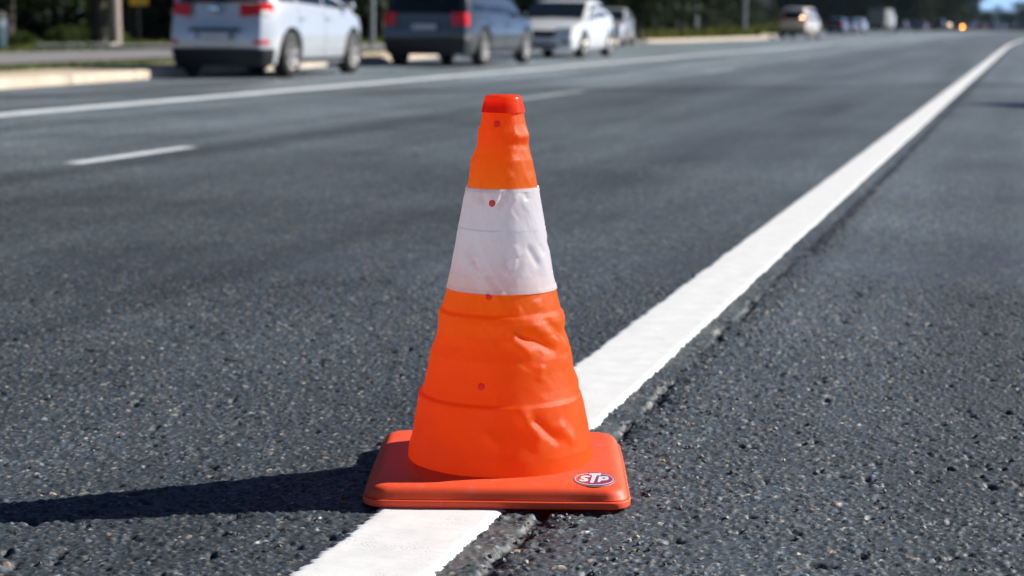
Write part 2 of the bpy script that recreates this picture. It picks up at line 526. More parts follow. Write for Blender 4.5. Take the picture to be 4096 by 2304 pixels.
    patch = np.clip(0.40 + 1.5 * value_noise(uu, vv, 0.06, 99, 2), 0.05, 0.9)
    sm = (strip * patch).ravel()
    Hf[:] = Hf * (1 - 0.35 * sm) - 0.0006 * sm
    sand = np.array([0.105, 0.090, 0.070]) * (0.75 + 0.9 * (value_noise(gx, gy, 0.007, 31, 2) + 0.5)).ravel()[:, None]
    col = col * (1 - 0.42 * sm[:, None]) + sand * 0.42 * sm[:, None]
    # fade to the plain sheet at the rim
    e = np.minimum(np.minimum(gx - X0, X1 - gx) / 0.08, np.minimum((gy - Y0) / 0.05, (Y1 - gy) / 0.9))
    e = np.clip(e, 0, 1).ravel()
    Hf *= e
    V = np.stack([gx.ravel(), gy.ravel(), Hf], -1)
    i = np.arange(nx - 1)[:, None] * ny + np.arange(ny - 1)[None, :]
    i = i.ravel()
    F = np.stack([i, i + ny, i + ny + 1, i + 1], -1)
    me = big_mesh('road_surface', V, F, M['road_near'])
    at = me.attributes.new('stone_colour', 'FLOAT_COLOR', 'POINT')
    at.data.foreach_set('color', np.concatenate([col * 1.16, np.ones((len(col), 1))], -1).astype(np.float32).ravel())
    return me
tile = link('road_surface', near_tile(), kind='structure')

# loose chippings in the crumbling seam and scattered on the asphalt
def stones():
    r = np.random.default_rng(5)
    ico = bmesh.new(); bmesh.ops.create_icosphere(ico, subdivisions=1, radius=1)
    iv = np.array([v.co[:] for v in ico.verts]); fi = np.array([[v.index for v in f.verts] for f in ico.faces]); ico.free()
    n1, n2, n3 = 420, 260, 600
    P = []
    for k in range(n1):
        u = r.uniform(2.2, 9); v = -0.735 + r.normal(0, 0.032); P.append((*uv(u, v), r.uniform(0.0025, 0.0075)))
    for k in range(n2):
        u = r.uniform(2.2, 5); v = -0.66 + r.exponential(0.16); P.append((*uv(u, v), r.uniform(0.002, 0.006)))
    for k in range(n3):
        P.append((r.uniform(-1.4, 1.4), r.uniform(2.5, 4.7), r.uniform(0.0015, 0.0045)))
    V, F, Cc = [], [], []
    for (x, y, s) in P:
        v = x * N[0] + y * N[1]
        if -1.08 < v < -0.845: continue
        if abs(x + 0.02) < 0.26 and 3.04 < y < 3.56: continue
        A = iv * r.uniform(0.55, 1.35, iv.shape) * s * np.array([1, r.uniform(.6, 1), r.uniform(.5, .8)])
        a = r.uniform(0, 6.3); c, t = math.cos(a), math.sin(a)
        A = np.stack([A[:, 0] * c - A[:, 1] * t + x, A[:, 0] * t + A[:, 1] * c + y, A[:, 2] + s * 0.25 + 0.0005], -1)
        F.append(fi + len(V) * 12); V.append(A)
        k = r.random(); b = np.exp(r.normal(math.log(.06), .45))
        cc = (b * 1.1, b, b * .95) if k < .72 else ((b * 2.4, b * 1.9, b * 1.4) if k < .93 else (.30, .18, .10))
        Cc.append(np.tile([*cc, 1], (12, 1)))
    me = big_mesh('loose_chippings', np.concatenate(V), np.concatenate(F), M['road_near'], smooth=False)
    at = me.attributes.new('stone_colour', 'FLOAT_COLOR', 'POINT')
    at.data.foreach_set('color', np.concatenate(Cc).astype(np.float32).ravel() * 1.1)
    return me
link('loose_chippings', stones(), kind='stuff')

# edge line: thick white paint with ragged sides
def edge_line():
    VC, HW = -0.9525, 0.1015
    u = np.concatenate([np.arange(1.6, 5.2, 0.004), np.arange(5.2, 14, 0.03), np.arange(14, 60, 0.5), np.arange(60, 420, 3.0)])
    t = np.array([-1.0, -1.0, -0.99, -0.975, -0.95, -0.9, -.8, -.65, -.5, -.35, -.2, -.05, .1, .25, .4, .55, .7, .82, .9, .95, .975, .99, 1.0, 1.0])
    uu, tt = np.meshgrid(u, t, indexing='ij')
    zero = np.zeros_like(u)
    jl = 0.010 * value_noise(u, zero, 0.10, 12, 2) + 0.010 * value_noise(u, zero, 0.014, 13, 3) + 0.008 * rng.normal(0, .35, len(u)) * (u < 5.2)
    jr = 0.008 * value_noise(u, zero, 0.12, 14, 2) + 0.007 * value_noise(u, zero, 0.012, 15, 3) + 0.007 * rng.normal(0, .35, len(u)) * (u < 5.2)
    j = np.where(tt < 0, jl[:, None] * np.clip(-tt * 8 - 7, 0, 1), jr[:, None] * np.clip(tt * 8 - 7, 0, 1))
    vv = VC + HW * tt + j + bend(u)[:, None]
    z = 0.0036 * np.clip((1 - np.abs(tt)) / 0.07, 0, 1) ** 0.8 + 0.0012
    z = z + 0.0012 * value_noise(vv, uu * 0.05, 0.05, 16, 2) + 0.0009 * value_noise(uu, vv, 0.012, 17, 2) * (uu < 5.2)
    z[:, 0] = -0.004; z[:, -1] = -0.004
    P = uu[..., None] * D + vv[..., None] * N
    V = np.concatenate([P.reshape(-1, 2), z.reshape(-1, 1)], -1)
    nv = len(t); i = (np.arange(len(u) - 1)[:, None] * nv + np.arange(nv - 1)[None, :]).ravel()
    F = np.stack([i, i + 1, i + nv + 1, i + nv], -1)
    return big_mesh('edge_line', V, F, M['paint'])
link('edge_line', edge_line(), kind='structure')

uu_ = np.concatenate([np.arange(8, 60, 1.0), np.arange(60, 420, 4.0)])
ribbon('solid_lane_line', uu_, -8.86 + bend(uu_), -8.52 + bend(uu_), 0.004, 0.004, M['oldpaint'], kind='structure')
for k, (a, b) in enumerate([(9.42, 10.98), (19.0, 22.0), (31, 34), (43, 46)]):
    ud = np.linspace(a, b, 4)
    ribbon('dashed_lane_line', ud, -5.46 + 0 * ud, -5.33 + 0 * ud, 0.004, 0.004, M['oldpaint' if k == 0 else 'fadedpaint'], kind='structure')

# kerb of single stones with a sandy strip behind
kerb_root = empty('kerb', kind='structure')
ustart = np.arange(17, 132, 2.0)
for a in ustart:
    b = a + 1.97
    if 108 < a < 111: continue
    V = []
    for q_, off in ((a, 0), (b, 0)):
        vk = float(kerb_v(q_))
        for dv_, z in ((0, -0.05), (-0.01, 0.10), (-0.04, 0.125), (-0.16, 0.128), (-0.16, -0.05)):
            p = uv(q_, vk + dv_); V.append((p[0], p[1], z))
    F = [(i, i + 5, i + 6, i + 1) for i in range(4)] + [(0, 1, 2, 3, 4), (9, 8, 7, 6, 5)]
    obj('kerb_stone', V, F, M['kerb'], kerb_root, smooth=False)
u1 = np.arange(16, 140, 1.0)
kv1 = kerb_v(u1)
ribbon('sandy_strip', u1, kv1 - 1.35, kv1 - 0.155, 0.125, 0.122, M['sand'], kind='structure')
u2 = np.arange(16, 420, 2.0)
kv2 = kerb_v(u2)
ribbon('verge', u2, kv2 - 16, kv2 - 1.3, 0.10, 0.118, M['soil'], kind='structure')
u3 = np.arange(22, 62, 1.0)
ribbon('footpath', u3, -20.4 + 0 * u3, -15.6 + 0 * u3 - 1.2 * np.clip((u3 - 30) / 20, 0, 1), 0.135, 0.135, M['pavement'], kind='structure')
ribbon('side_path', np.array([31.0, 33.5]), np.array([-16.2, -16.2]), np.array([-13.2, -13.2]), 0.139, 0.139, M['pavement'], kind='structure')
slab_root = empty('paved_edging', kind='structure')
for k in range(6):
    a = -13.6 + k * 0.62
    cs = [(a + 2.0, 44.4), (a + 2.6, 44.4), (a + 2.6, 43.7), (a + 2.0, 43.7)]
    V = [(p[0], p[1], z) for z in (0.08, 0.23 + 0.01 * (k % 3)) for p in cs]
    obj('slab', V, [(7, 6, 5, 4), (0, 1, 5, 4), (1, 2, 6, 5), (2, 3, 7, 6), (3, 0, 4, 7)], M['slab'], slab_root, smooth=False)

# ------------------------------------------------------------------ the folding cone
PROF = [(0.6887, 0.0366, 0.0369), (0.6663, 0.0408, 0.0417), (0.6535, 0.0455, 0.0459), (0.6429, 0.0464, 0.0479), (0.6301, 0.0468, 0.0475), (0.6144, 0.0508, 0.0514), (0.602, 0.0567, 0.0556), (0.5826, 0.0594, 0.0586), (0.5512, 0.0648, 0.064), (0.5429, 0.0669, 0.0666), (0.5007, 0.0752, 0.0747), (0.4769, 0.0806, 0.0796), (0.4298, 0.0883, 0.0871), (0.3942, 0.0947, 0.0927), (0.3636, 0.1011, 0.1009), (0.3377, 0.1071, 0.1068), (0.3259, 0.1098, 0.1093), (0.3202, 0.1163, 0.1145), (0.3084, 0.1182, 0.1184), (0.2871, 0.1186, 0.1182), (0.2672, 0.1227, 0.125), (0.243, 0.132, 0.1314), (0.2182, 0.1367, 0.135), (0.1886, 0.1423, 0.142), (0.169, 0.1474, 0.1479), (0.1633, 0.1549, 0.1522), (0.1489, 0.1558, 0.1553), (0.1292, 0.1586, 0.1588), (0.0994, 0.1633, 0.1649), (0.0714, 0.1695, 0.1712), (0.0415, 0.1738, 0.1741), (0.030, 0.1745, 0.1745)]
FOLDS = [(6.2, 0.2884, 26.2, 0.2559, 3.2, 11), (13.6, 0.2956, 49.3, 0.2599, -3.4, 8), (27.2, 0.3093, 61.9, 0.2691, 2.6, 11), (42.3, 0.3159, 74.7, 0.2723, -2.2, 9), (3.5, 0.2884, 9.9, 0.2958, -1, 8), (34.4, 0.2361, 31.3, 0.209, 1.6, 10), (-2.8, 0.185, -2.7, 0.1689, 0.7, 4), (16.1, 0.3427, 17.7, 0.3261, 1, 6), (37.6, 0.3513, 39.8, 0.3343, 1.4, 10), (57.2, 0.25, 78.5, 0.2459, -1.2, 9), (-71.2, 0.2696, -47.4, 0.3096, 1.2, 14), (-50.3, 0.2431, -30.2, 0.2814, 1.0, 16), (22.2, 0.2511, 18.1, 0.2334, -1.2, 12), (11.5, 0.164, 19.9, 0.1427, 2, 12), (12.9, 0.1528, 26.8, 0.113, 2.2, 12), (20.9, 0.1475, 40.5, 0.099, -3.2, 9), (42.2, 0.1308, 54.9, 0.0891, 2.6, 11), (-11.1, 0.1256, 2.6, 0.0959, 1.8, 12), (26.8, 0.113, 22.7, 0.0873, 1.2, 10), (-52.4, 0.1306, -68.7, 0.0913, 1.0, 14), (21.0, 0.649, 35.8, 0.6425, 1.6, 8), (33.5, 0.6425, 78.5, 0.6487, 2.0, 8), (38.3, 0.633, 69.9, 0.627, -1.4, 9), (4.4, 0.5874, 13.2, 0.5688, 1.0, 9), (22.8, 0.6302, 13.9, 0.5904, 0.9, 10), (-51.9, 0.5412, -30.0, 0.5208, 1.6, 7), (-34.0, 0.5427, -24.1, 0.5246, -1.2, 6), (23.1, 0.5421, 3.2, 0.5035, 1.8, 8), (1.9, 0.5424, -10.6, 0.5184, 1.2, 6), (38.7, 0.5431, 40.9, 0.531, -1.2, 6), (-45.5, 0.4303, -36.0, 0.4076, 1.4, 7), (-32.0, 0.4252, -28.2, 0.4069, -1.4, 5), (15.0, 0.4509, 19.3, 0.4304, 1.8, 9), (32.9, 0.4481, 47.6, 0.4122, -2.2, 8), (16.8, 0.4271, 11.8, 0.4086, 1.6, 5), (8.8, 0.4307, 5.3, 0.4104, -1.4, 6), (5.3, 0.4054, 19.9, 0.3846, 1.0, 8), (56.0, 0.4488, 61.8, 0.4306, -1.4, 7), (-38.9, 0.4723, -32.8, 0.4354, -0.9, 10)]
r_ = np.random.default_rng(3)
for k in range(46):      # folds on the sides and the back
    p0 = r_.uniform(95, 265); z0 = r_.uniform(0.06, 0.66); sg = r_.choice([-1, 1])
    FOLDS.append((p0, z0, p0 + sg * r_.uniform(10, 30), z0 - r_.uniform(0.015, 0.045), r_.uniform(1.0, 2.6) * r_.choice([-1, 1]), r_.uniform(7, 13)))
PF = np.array(PROF)[::-1]
PF[:, 0] -= 0.0064
for k in range(40):      # broad soft folds on the side that faces the road user
    p0 = r_.uniform(-85, 85); z0 = r_.uniform(0.06, 0.64); sg = r_.choice([-1, 1])
    FOLDS.append((p0, z0, p0 + sg * r_.uniform(8, 26), z0 - r_.uniform(0.015, 0.05), r_.uniform(.5, 1.1) * r_.choice([-1, 1]), r_.uniform(8, 18)))
FOLDS = [(a, b - .0064, c, d - .0064, e, f) for a, b, c, d, e, f in FOLDS]
def cone_r(phi, z):
    """radius at angle phi (0 faces the road user, + to the right) and height z"""
    rl = np.interp(z, PF[:, 0], PF[:, 1]); rr = np.interp(z, PF[:, 0], PF[:, 2])
    s = 0.5 + 0.5 * np.sin(phi)
    r = rl * (1 - s) + rr * s
    for (p0, z0, p1, z1, amp, wd) in FOLDS:
        rm = np.interp((z0 + z1) / 2, PF[:, 0], PF[:, 1])
        dphi = (phi - R((p0 + p1) / 2) + math.pi) % (2 * math.pi) - math.pi
        x = dphi * rm; hx = R(p1 - p0) * rm / 2
        y = z - (z0 + z1) / 2; hy = (z1 - z0) / 2
        L2 = hx * hx + hy * hy
        t = np.clip((x * hx + y * hy) / L2, -1, 1)
        d = np.hypot(x - t * hx, y - t * hy)
        edge = np.clip((1.25 - np.abs((x * hx + y * hy) / L2)) / 0.6, 0, 1)
        r = r + amp * 0.0016 * np.exp(-(d / (wd * 0.00102)) ** 2) * edge
    a = phi * 0.09
    r = r + 0.0024 * value_noise(np.cos(phi) * 0.15 + z * 0.2, np.sin(phi) * 0.15 + z, 0.05, 61, 3)
    r = r + 0.00035 * value_noise(phi * 0.12, z, 0.012, 62, 2)
    return r

CX, CY, CZ = -0.019, 3.295, 0.0054
cone = empty('traffic_cone', (CX, CY, CZ), label='orange fabric pop-up cone with one white reflective band standing across the white edge line', cat='traffic cone')

def fabric_mat(name, base, trans, tw, rough, weave):
    q = NT(name)
    co = q.obj()
    f = q.noise(co, 14.0, 4)
    c = q.mix(q.ramp(f, [(0.3, 0.0), (0.7, 1.0)]), tuple(x * 0.94 for x in base), base)
    c = q.mix(q.math('MULTIPLY', q.ramp(q.noise(co, 300.0, 2, 0.6), [(0.35, 1.0), (0.6, 0.0)]), 0.16), c, (0.30, 0.16, 0.10))
    c = q.mix(q.math('MULTIPLY', q.ramp(q.noise(co, 26.0, 5, 0.7), [(0.56, 0.0), (0.75, 1.0)]), 0.22), c, (0.62, 0.42, 0.30))
    q.l(c, q.b.inputs['Base Color'])
    q.set(Roughness=rough, Specular_IOR_Level=0.4, Coat_Weight=0.08, Coat_Roughness=0.3)
    tr = q.n('ShaderNodeBsdfTranslucent'); tr.inputs['Color'].default_value = (*trans, 1)
    mx = q.n('ShaderNodeMixShader'); mx.inputs[0].default_value = tw
    q.l(q.b.outputs[0], mx.inputs[1]); q.l(tr.outputs[0], mx.inputs[2]); q.l(mx.outputs[0], q.out.inputs[0])
    at = q.n('ShaderNodeUVMap')
    if weave:
        w1 = q.n('ShaderNodeTexWave', wave_type='BANDS', bands_direction='X'); w1.inputs['Scale'].default_value = weave
        w2 = q.n('ShaderNodeTexWave', wave_type='BANDS', bands_direction='Y'); w2.inputs['Scale'].default_value = weave
        for ww in (w1, w2):
            ww.inputs['Distortion'].default_value = 1.2; ww.inputs['Detail'].default_value = 1
            q.l(at.outputs[0], ww.inputs['Vector'])
        h = q.math('ADD', w1.outputs['Fac'], w2.outputs['Fac'])
        b = q.bump(h, 0.22, 0.0008)
        b = q.bump(q.noise(co, 55.0, 4, 0.6), 0.16, 0.004, b)
    else:
        b = q.bump(q.noise(co, 70.0, 4, 0.65), 0.14, 0.003)
    for tgt in (q.b, tr): q.l(b, tgt.inputs['Normal'])
    return q.m
M['orange'] = fabric_mat('orange_fabric', (0.97, 0.195, 0.010), (1.0, 0.25, 0.006), 0.64, 0.36, 42.0)
M['white_band'] = fabric_mat('reflective_white', (0.92, 0.92, 0.96), (0.70, 0.88, 0.98), 0.58, 0.33, 0)
M['trim'] = mat('white_binding', (0.78, 0.76, 0.79), 0.5, var=0.06, scale=90)
def plastic(name, col, rough, sss):
    q = NT(name); co = q.obj()
    c = q.mix(q.noise(co, 9.0, 4), tuple(x * 0.9 for x in col), col)
    c = q.mix(q.math('MULTIPLY', q.ramp(q.noise(co, 38.0, 6, 0.75), [(0.55, 0.0), (0.72, 1.0)]), 0.20), c, (0.60, 0.36, 0.27))
    c = q.mix(q.math('MULTIPLY', q.ramp(q.noise(co, 240.0, 2, 0.5), [(0.66, 0.0), (0.72, 1.0)]), 0.35), c, (0.45, 0.30, 0.22))
    q.l(c, q.b.inputs['Base Color'])
    q.set(Roughness=rough, Specular_IOR_Level=0.3)
    tr = q.n('ShaderNodeBsdfTranslucent'); tr.inputs['Color'].default_value = (*col, 1)
    mx = q.n('ShaderNodeMixShader'); mx.inputs[0].default_value = sss
    q.l(q.b.outputs[0], mx.inputs[1]); q.l(tr.outputs[0], mx.inputs[2]); q.l(mx.outputs[0], q.out.inputs[0])
    q.l(q.bump(q.noise(co, 650.0, 2), 0.18, 0.0006), q.b.inputs['Normal'])
    return q.m
M['red_base'] = plastic('red_orange_plastic', (0.97, 0.10, 0.034), 0.5, 0.04)
M['cap'] = plastic('cap_plastic', (1.0, 0.16, 0.05), 0.25, 0.72)
M['button'] = plastic('button_plastic', (1.0, 0.20, 0.12), 0.28, 0.6)

def fabric(name, za, zb, m, off=0.0, nphi=320, dz=0.002, parent=cone, **k):
    zs = np.linspace(za, zb, max(3, int(round((zb - za) / dz)) + 1))
    ph = np.linspace(-math.pi, math.pi, nphi, endpoint=False)
    P, Z = np.meshgrid(ph, zs, indexing='ij')
    rr = cone_r(P, Z) + off
    V = np.stack([rr * np.sin(P), -rr * np.cos(P), Z], -1).reshape(-1, 3)
    nz = len(zs); i = np.arange(nphi)[:, None] * nz + np.arange(nz - 1)[None, :]
    j = ((np.arange(nphi) + 1) % nphi)[:, None] * nz + np.arange(nz - 1)[None, :]
    F = np.stack([i.ravel(), j.ravel(), j.ravel() + 1, i.ravel() + 1], -1)
    me = big_mesh(name, V, F, m)
    uvl = me.uv_layers.new(name='UVMap')
    vi = F.ravel()
    UV = np.stack([np.repeat(ph * 0.9, nz), np.tile(zs * 9, nphi)], -1)[vi]
    uvl.data.foreach_set('uv', UV.astype(np.float32).ravel())
    return link(name, me, parent, **k)

fabric('lower_sleeve', 0.030, 0.3586, M['orange'])
fabric('upper_sleeve', 0.5426, 0.6936, M['orange'])
band = fabric('reflective_band', 0.3630, 0.5402, M['white_band'], 0.0014)
fabric('binding', 0.3572, 0.3640, M['white_band'], 0.0024, parent=band, dz=0.0015)
fabric('binding', 0.5392, 0.5458, M['white_band'], 0.0026, parent=band, dz=0.0015)
fabric('seam', 0.4696, 0.4712, M['white_band'], 0.0022, parent=band, dz=0.0008)
fabric('seam', 0.3872, 0.3884, M['white_band'], 0.0020, parent=band, dz=0.0006)

# cap
capV, capF = lathe([(0.0, 0.7200), (0.020, 0.7199), (0.0295, 0.7190), (0.0325, 0.7172), (0.0345, 0.7130), (0.0400, 0.6900), (0.0406, 0.6885), (0.0395, 0.6880), (0.0372, 0.6900), (0.034, 0.7060)][::-1], 64)
capV = [(a, b, c - .0064) for a, b, c in capV]
obj('cap', capV, capF, M['cap'], cone, sharp=60)
# press buttons
for ph, z in ((-15.0, 0.6616), (-14.6, 0.5199), (-12.8, 0.3540), (-14.4, 0.1948)):
    a = R(ph); rr = float(cone_r(np.array([a]), np.array([z]))[0]) + (0.0015 if 0.36 < z < 0.54 else 0.0)
    n_ = Vector((math.sin(a), -math.cos(a), 0.16)).normalized()
    bV, bF = lathe([(0.0001, 0.0030), (0.0025, 0.0029), (0.0048, 0.0022), (0.0061, 0.0010), (0.0066, -0.0015)][::-1], 24)
    q = n_.to_track_quat('Z', 'Y')
    pos = Vector((rr * math.sin(a), -rr * math.cos(a), z))
    obj('press_button', [tuple(q @ Vector(p) + pos) for p in bV], bF, M['button'], cone, sharp=80)

# moulded base
def rsq(half, rad, n=10):
    P = []
    for cx, cy, a0 in ((1, 1, 0), (-1, 1, 90), (-1, -1, 180), (1, -1, 270)):
        for k in range(n + 1):
            a = R(a0 + 90 * k / n)
            P.append((cx * (half - rad) + rad * math.cos(a), cy * (half - rad) + rad * math.sin(a)))
    # extra points along the straight sides
    out = []
    for i, p in enumerate(P):
        out.append(p)
        if (i + 1) % (n + 1) == 0:
            q = P[(i + 1) % len(P)]
            for t in np.linspace(0, 1, 22)[1:-1]: out.append((p[0] + (q[0] - p[0]) * t, p[1] + (q[1] - p[1]) * t))
    return out
def base_mesh():
    HALF = 0.2325
    rings = [(0.010, 0.0000), (0.002, 0.0006), (0.0, 0.0025), (-0.0005, 0.013), (0.0004, 0.0152), (0.003, 0.0160), (0.0052, 0.0158), (0.0056, 0.0168), (0.0044, 0.0182), (0.0058, 0.0205),
             (0.0085, 0.0270), (0.0115, 0.0325), (0.0155, 0.0368), (0.0205, 0.0395), (0.0265, 0.0410), (0.034, 0.0416), (0.055, 0.0420), (0.10, 0.0422), (0.16, 0.0422)]
    V, F = [], []
    for k, (ins, z) in enumerate(rings):
        z *= 0.87
        ring = rsq(HALF - ins, max(0.012, 0.040 - ins * 0.45))
        for (x, y) in ring:
            wob = 0.0006 * math.sin(x * 31 + y * 17) if 1 <= k <= 9 else 0
            V.append((x + wob * (1 if abs(x) > abs(y) else 0), y + wob * (0 if abs(x) > abs(y) else 1), z))
    n = len(V) // len(rings)
    for k in range(len(rings) - 1):
        for i in range(n):
            F.append((k * n + i, k * n + (i + 1) % n, (k + 1) * n + (i + 1) % n, (k + 1) * n + i))
    F.append(tuple((len(rings) - 1) * n + i for i in range(n)))
    return V, F
bV, bF = base_mesh()
base = obj('base', bV, bF, M['red_base'], cone, sharp=50)
base.rotation_euler.z = R(-0.6)
base.location = (-0.003, -0.012, 0)
base.scale = (1.022, 1.03, 1)
for x, wd in ((-0.095, 0.0016), (0.118, 0.0014), (0.020, 0.001)):     # moulding nicks in the rim
    obj('moulding_nick', *box(x, -0.2326, 0.008, wd, 0.0014, 0.012 if wd > 0.0012 else 0.004), M['button'], base, smooth=False)

# oval sticker on the base
STK = (0.1691, -0.1790, 0.0368)     # in cone coordinates
sticker = empty('sticker', STK); sticker.parent = cone
def mt(n, c, r=0.3): return mat(n, c, r, var=0.04, coat=0.6)
M['s_white'] = mt('sticker_white', (0.80, 0.82, 0.84)); M['s_navy'] = mt('sticker_navy', (0.03, 0.025, 0.09)); M['s_red'] = mt('sticker_crimson', (0.42, 0.012, 0.05))
def px(p): return ((p[0] - 1172) / 1435 * 0.0750, -(p[1] - 547) / 497 * 0.1025)
def ellipse(hw, hh, z, n=56): return [(hw / 1435 * 0.075 * math.cos(2 * math.pi * k / n), hh / 497 * 0.1025 * math.sin(2 * math.pi * k / n), z) for k in range(n)]
def plate(poly, z0, z1):
    n = len(poly); V = [(p[0], p[1], z) for z in (z0, z1) for p in poly]
    return V, [tuple(range(n, 2 * n)), *[(i, (i + 1) % n, n + (i + 1) % n, n + i) for i in range(n)]]
def tri_plate(polys, z, thick):
    bm = bmesh.new()
    for poly in polys:
        vs = [bm.verts.new((*p, z)) for p in poly]
        f = bm.faces.new(vs)
        if f.normal.z < 0 or f.calc_area() == 0: f.normal_flip()
    bmesh.ops.triangulate(bm, faces=list(bm.faces))
    bm.normal_update()
    for f in bm.faces:
        if f.normal.z < 0: f.normal_flip()
    bm.verts.index_update()
    V = [tuple(v.co) for v in bm.verts]; F = [tuple(v.index for v in f.verts) for f in bm.faces]
    bm.free()
    return V, F
obj('backing', *plate([p[:2] for p in ellipse(712, 245, 0)], 0.0, 0.0004), M['s_white'], sticker, smooth=False)
obj('outer_ring', *plate([p[:2] for p in ellipse(706, 240, 0)], 0.0004, 0.0006), M['s_navy'], sticker, smooth=False)
obj('inner_ring', *plate([p[:2] for p in ellipse(668, 204, 0)], 0.0006, 0.0008), M['s_white'], sticker, smooth=False)
obj('field', *plate([p[:2] for p in ellipse(638, 186, 0)], 0.0008, 0.0010), M['s_red'], sticker, smooth=False)
LT = [(1025, 388), (1045, 356), (1450, 354), (1438, 400), (1395, 434), (1285, 438), (1130, 678), (1100, 692), (1002, 686), (1016, 650), (1120, 440), (1062, 432)]
LS = [(1068, 474), (1014, 502), (880, 492), (846, 500), (860, 516), (945, 552), (968, 588), (940, 630), (880, 650), (720, 642), (642, 612), (678, 580), (722, 574), (790, 604), (826, 606), (824, 590), (722, 542), (708, 508), (740, 470), (800, 446), (930, 438), (1010, 446)]
LP = [(1340, 476), (1372, 464), (1580, 460), (1650, 474), (1676, 510), (1660, 560), (1600, 598), (1480, 606), (1390, 610), (1368, 648), (1328, 670), (1264, 668), (1280, 628)]
def grow(poly, d):
    c = np.mean(poly, 0); out = []
    n = len(poly)
    for i in range(n):
        a = np.array(poly[i - 1], float); b = np.array(poly[i], float); e = np.array(poly[(i + 1) % n], float)
        t = (e - a); t /= np.linalg.norm(t) + 1e-9
        out.append(tuple(b + np.array([t[1], -t[0]]) * d))
    return out
def area(p): return sum(p[i - 1][0] * p[i][1] - p[i][0] * p[i - 1][1] for i in range(len(p)))
outl = [grow(L, 11 if area(L) > 0 else -11) for L in (LT, LS, LP)]
for L_, nm in zip(outl, 'TSP'):
    obj('letter_outline', *tri_plate([[px(p) for p in L_]], 0.0012, 0), M['s_navy'], sticker, smooth=False)
for L_ in (LT, LS, LP):
    obj('letter', *tri_plate([[px(p) for p in L_]], 0.0014, 0), M['s_white'], sticker, smooth=False)
obj('letter_counter', *tri_plate([[px(p) for p in [(1458, 520), (1475, 513), (1545, 512), (1560, 528), (1535, 545), (1455, 549)]]], 0.0016, 0), M['s_navy'], sticker, smooth=False)

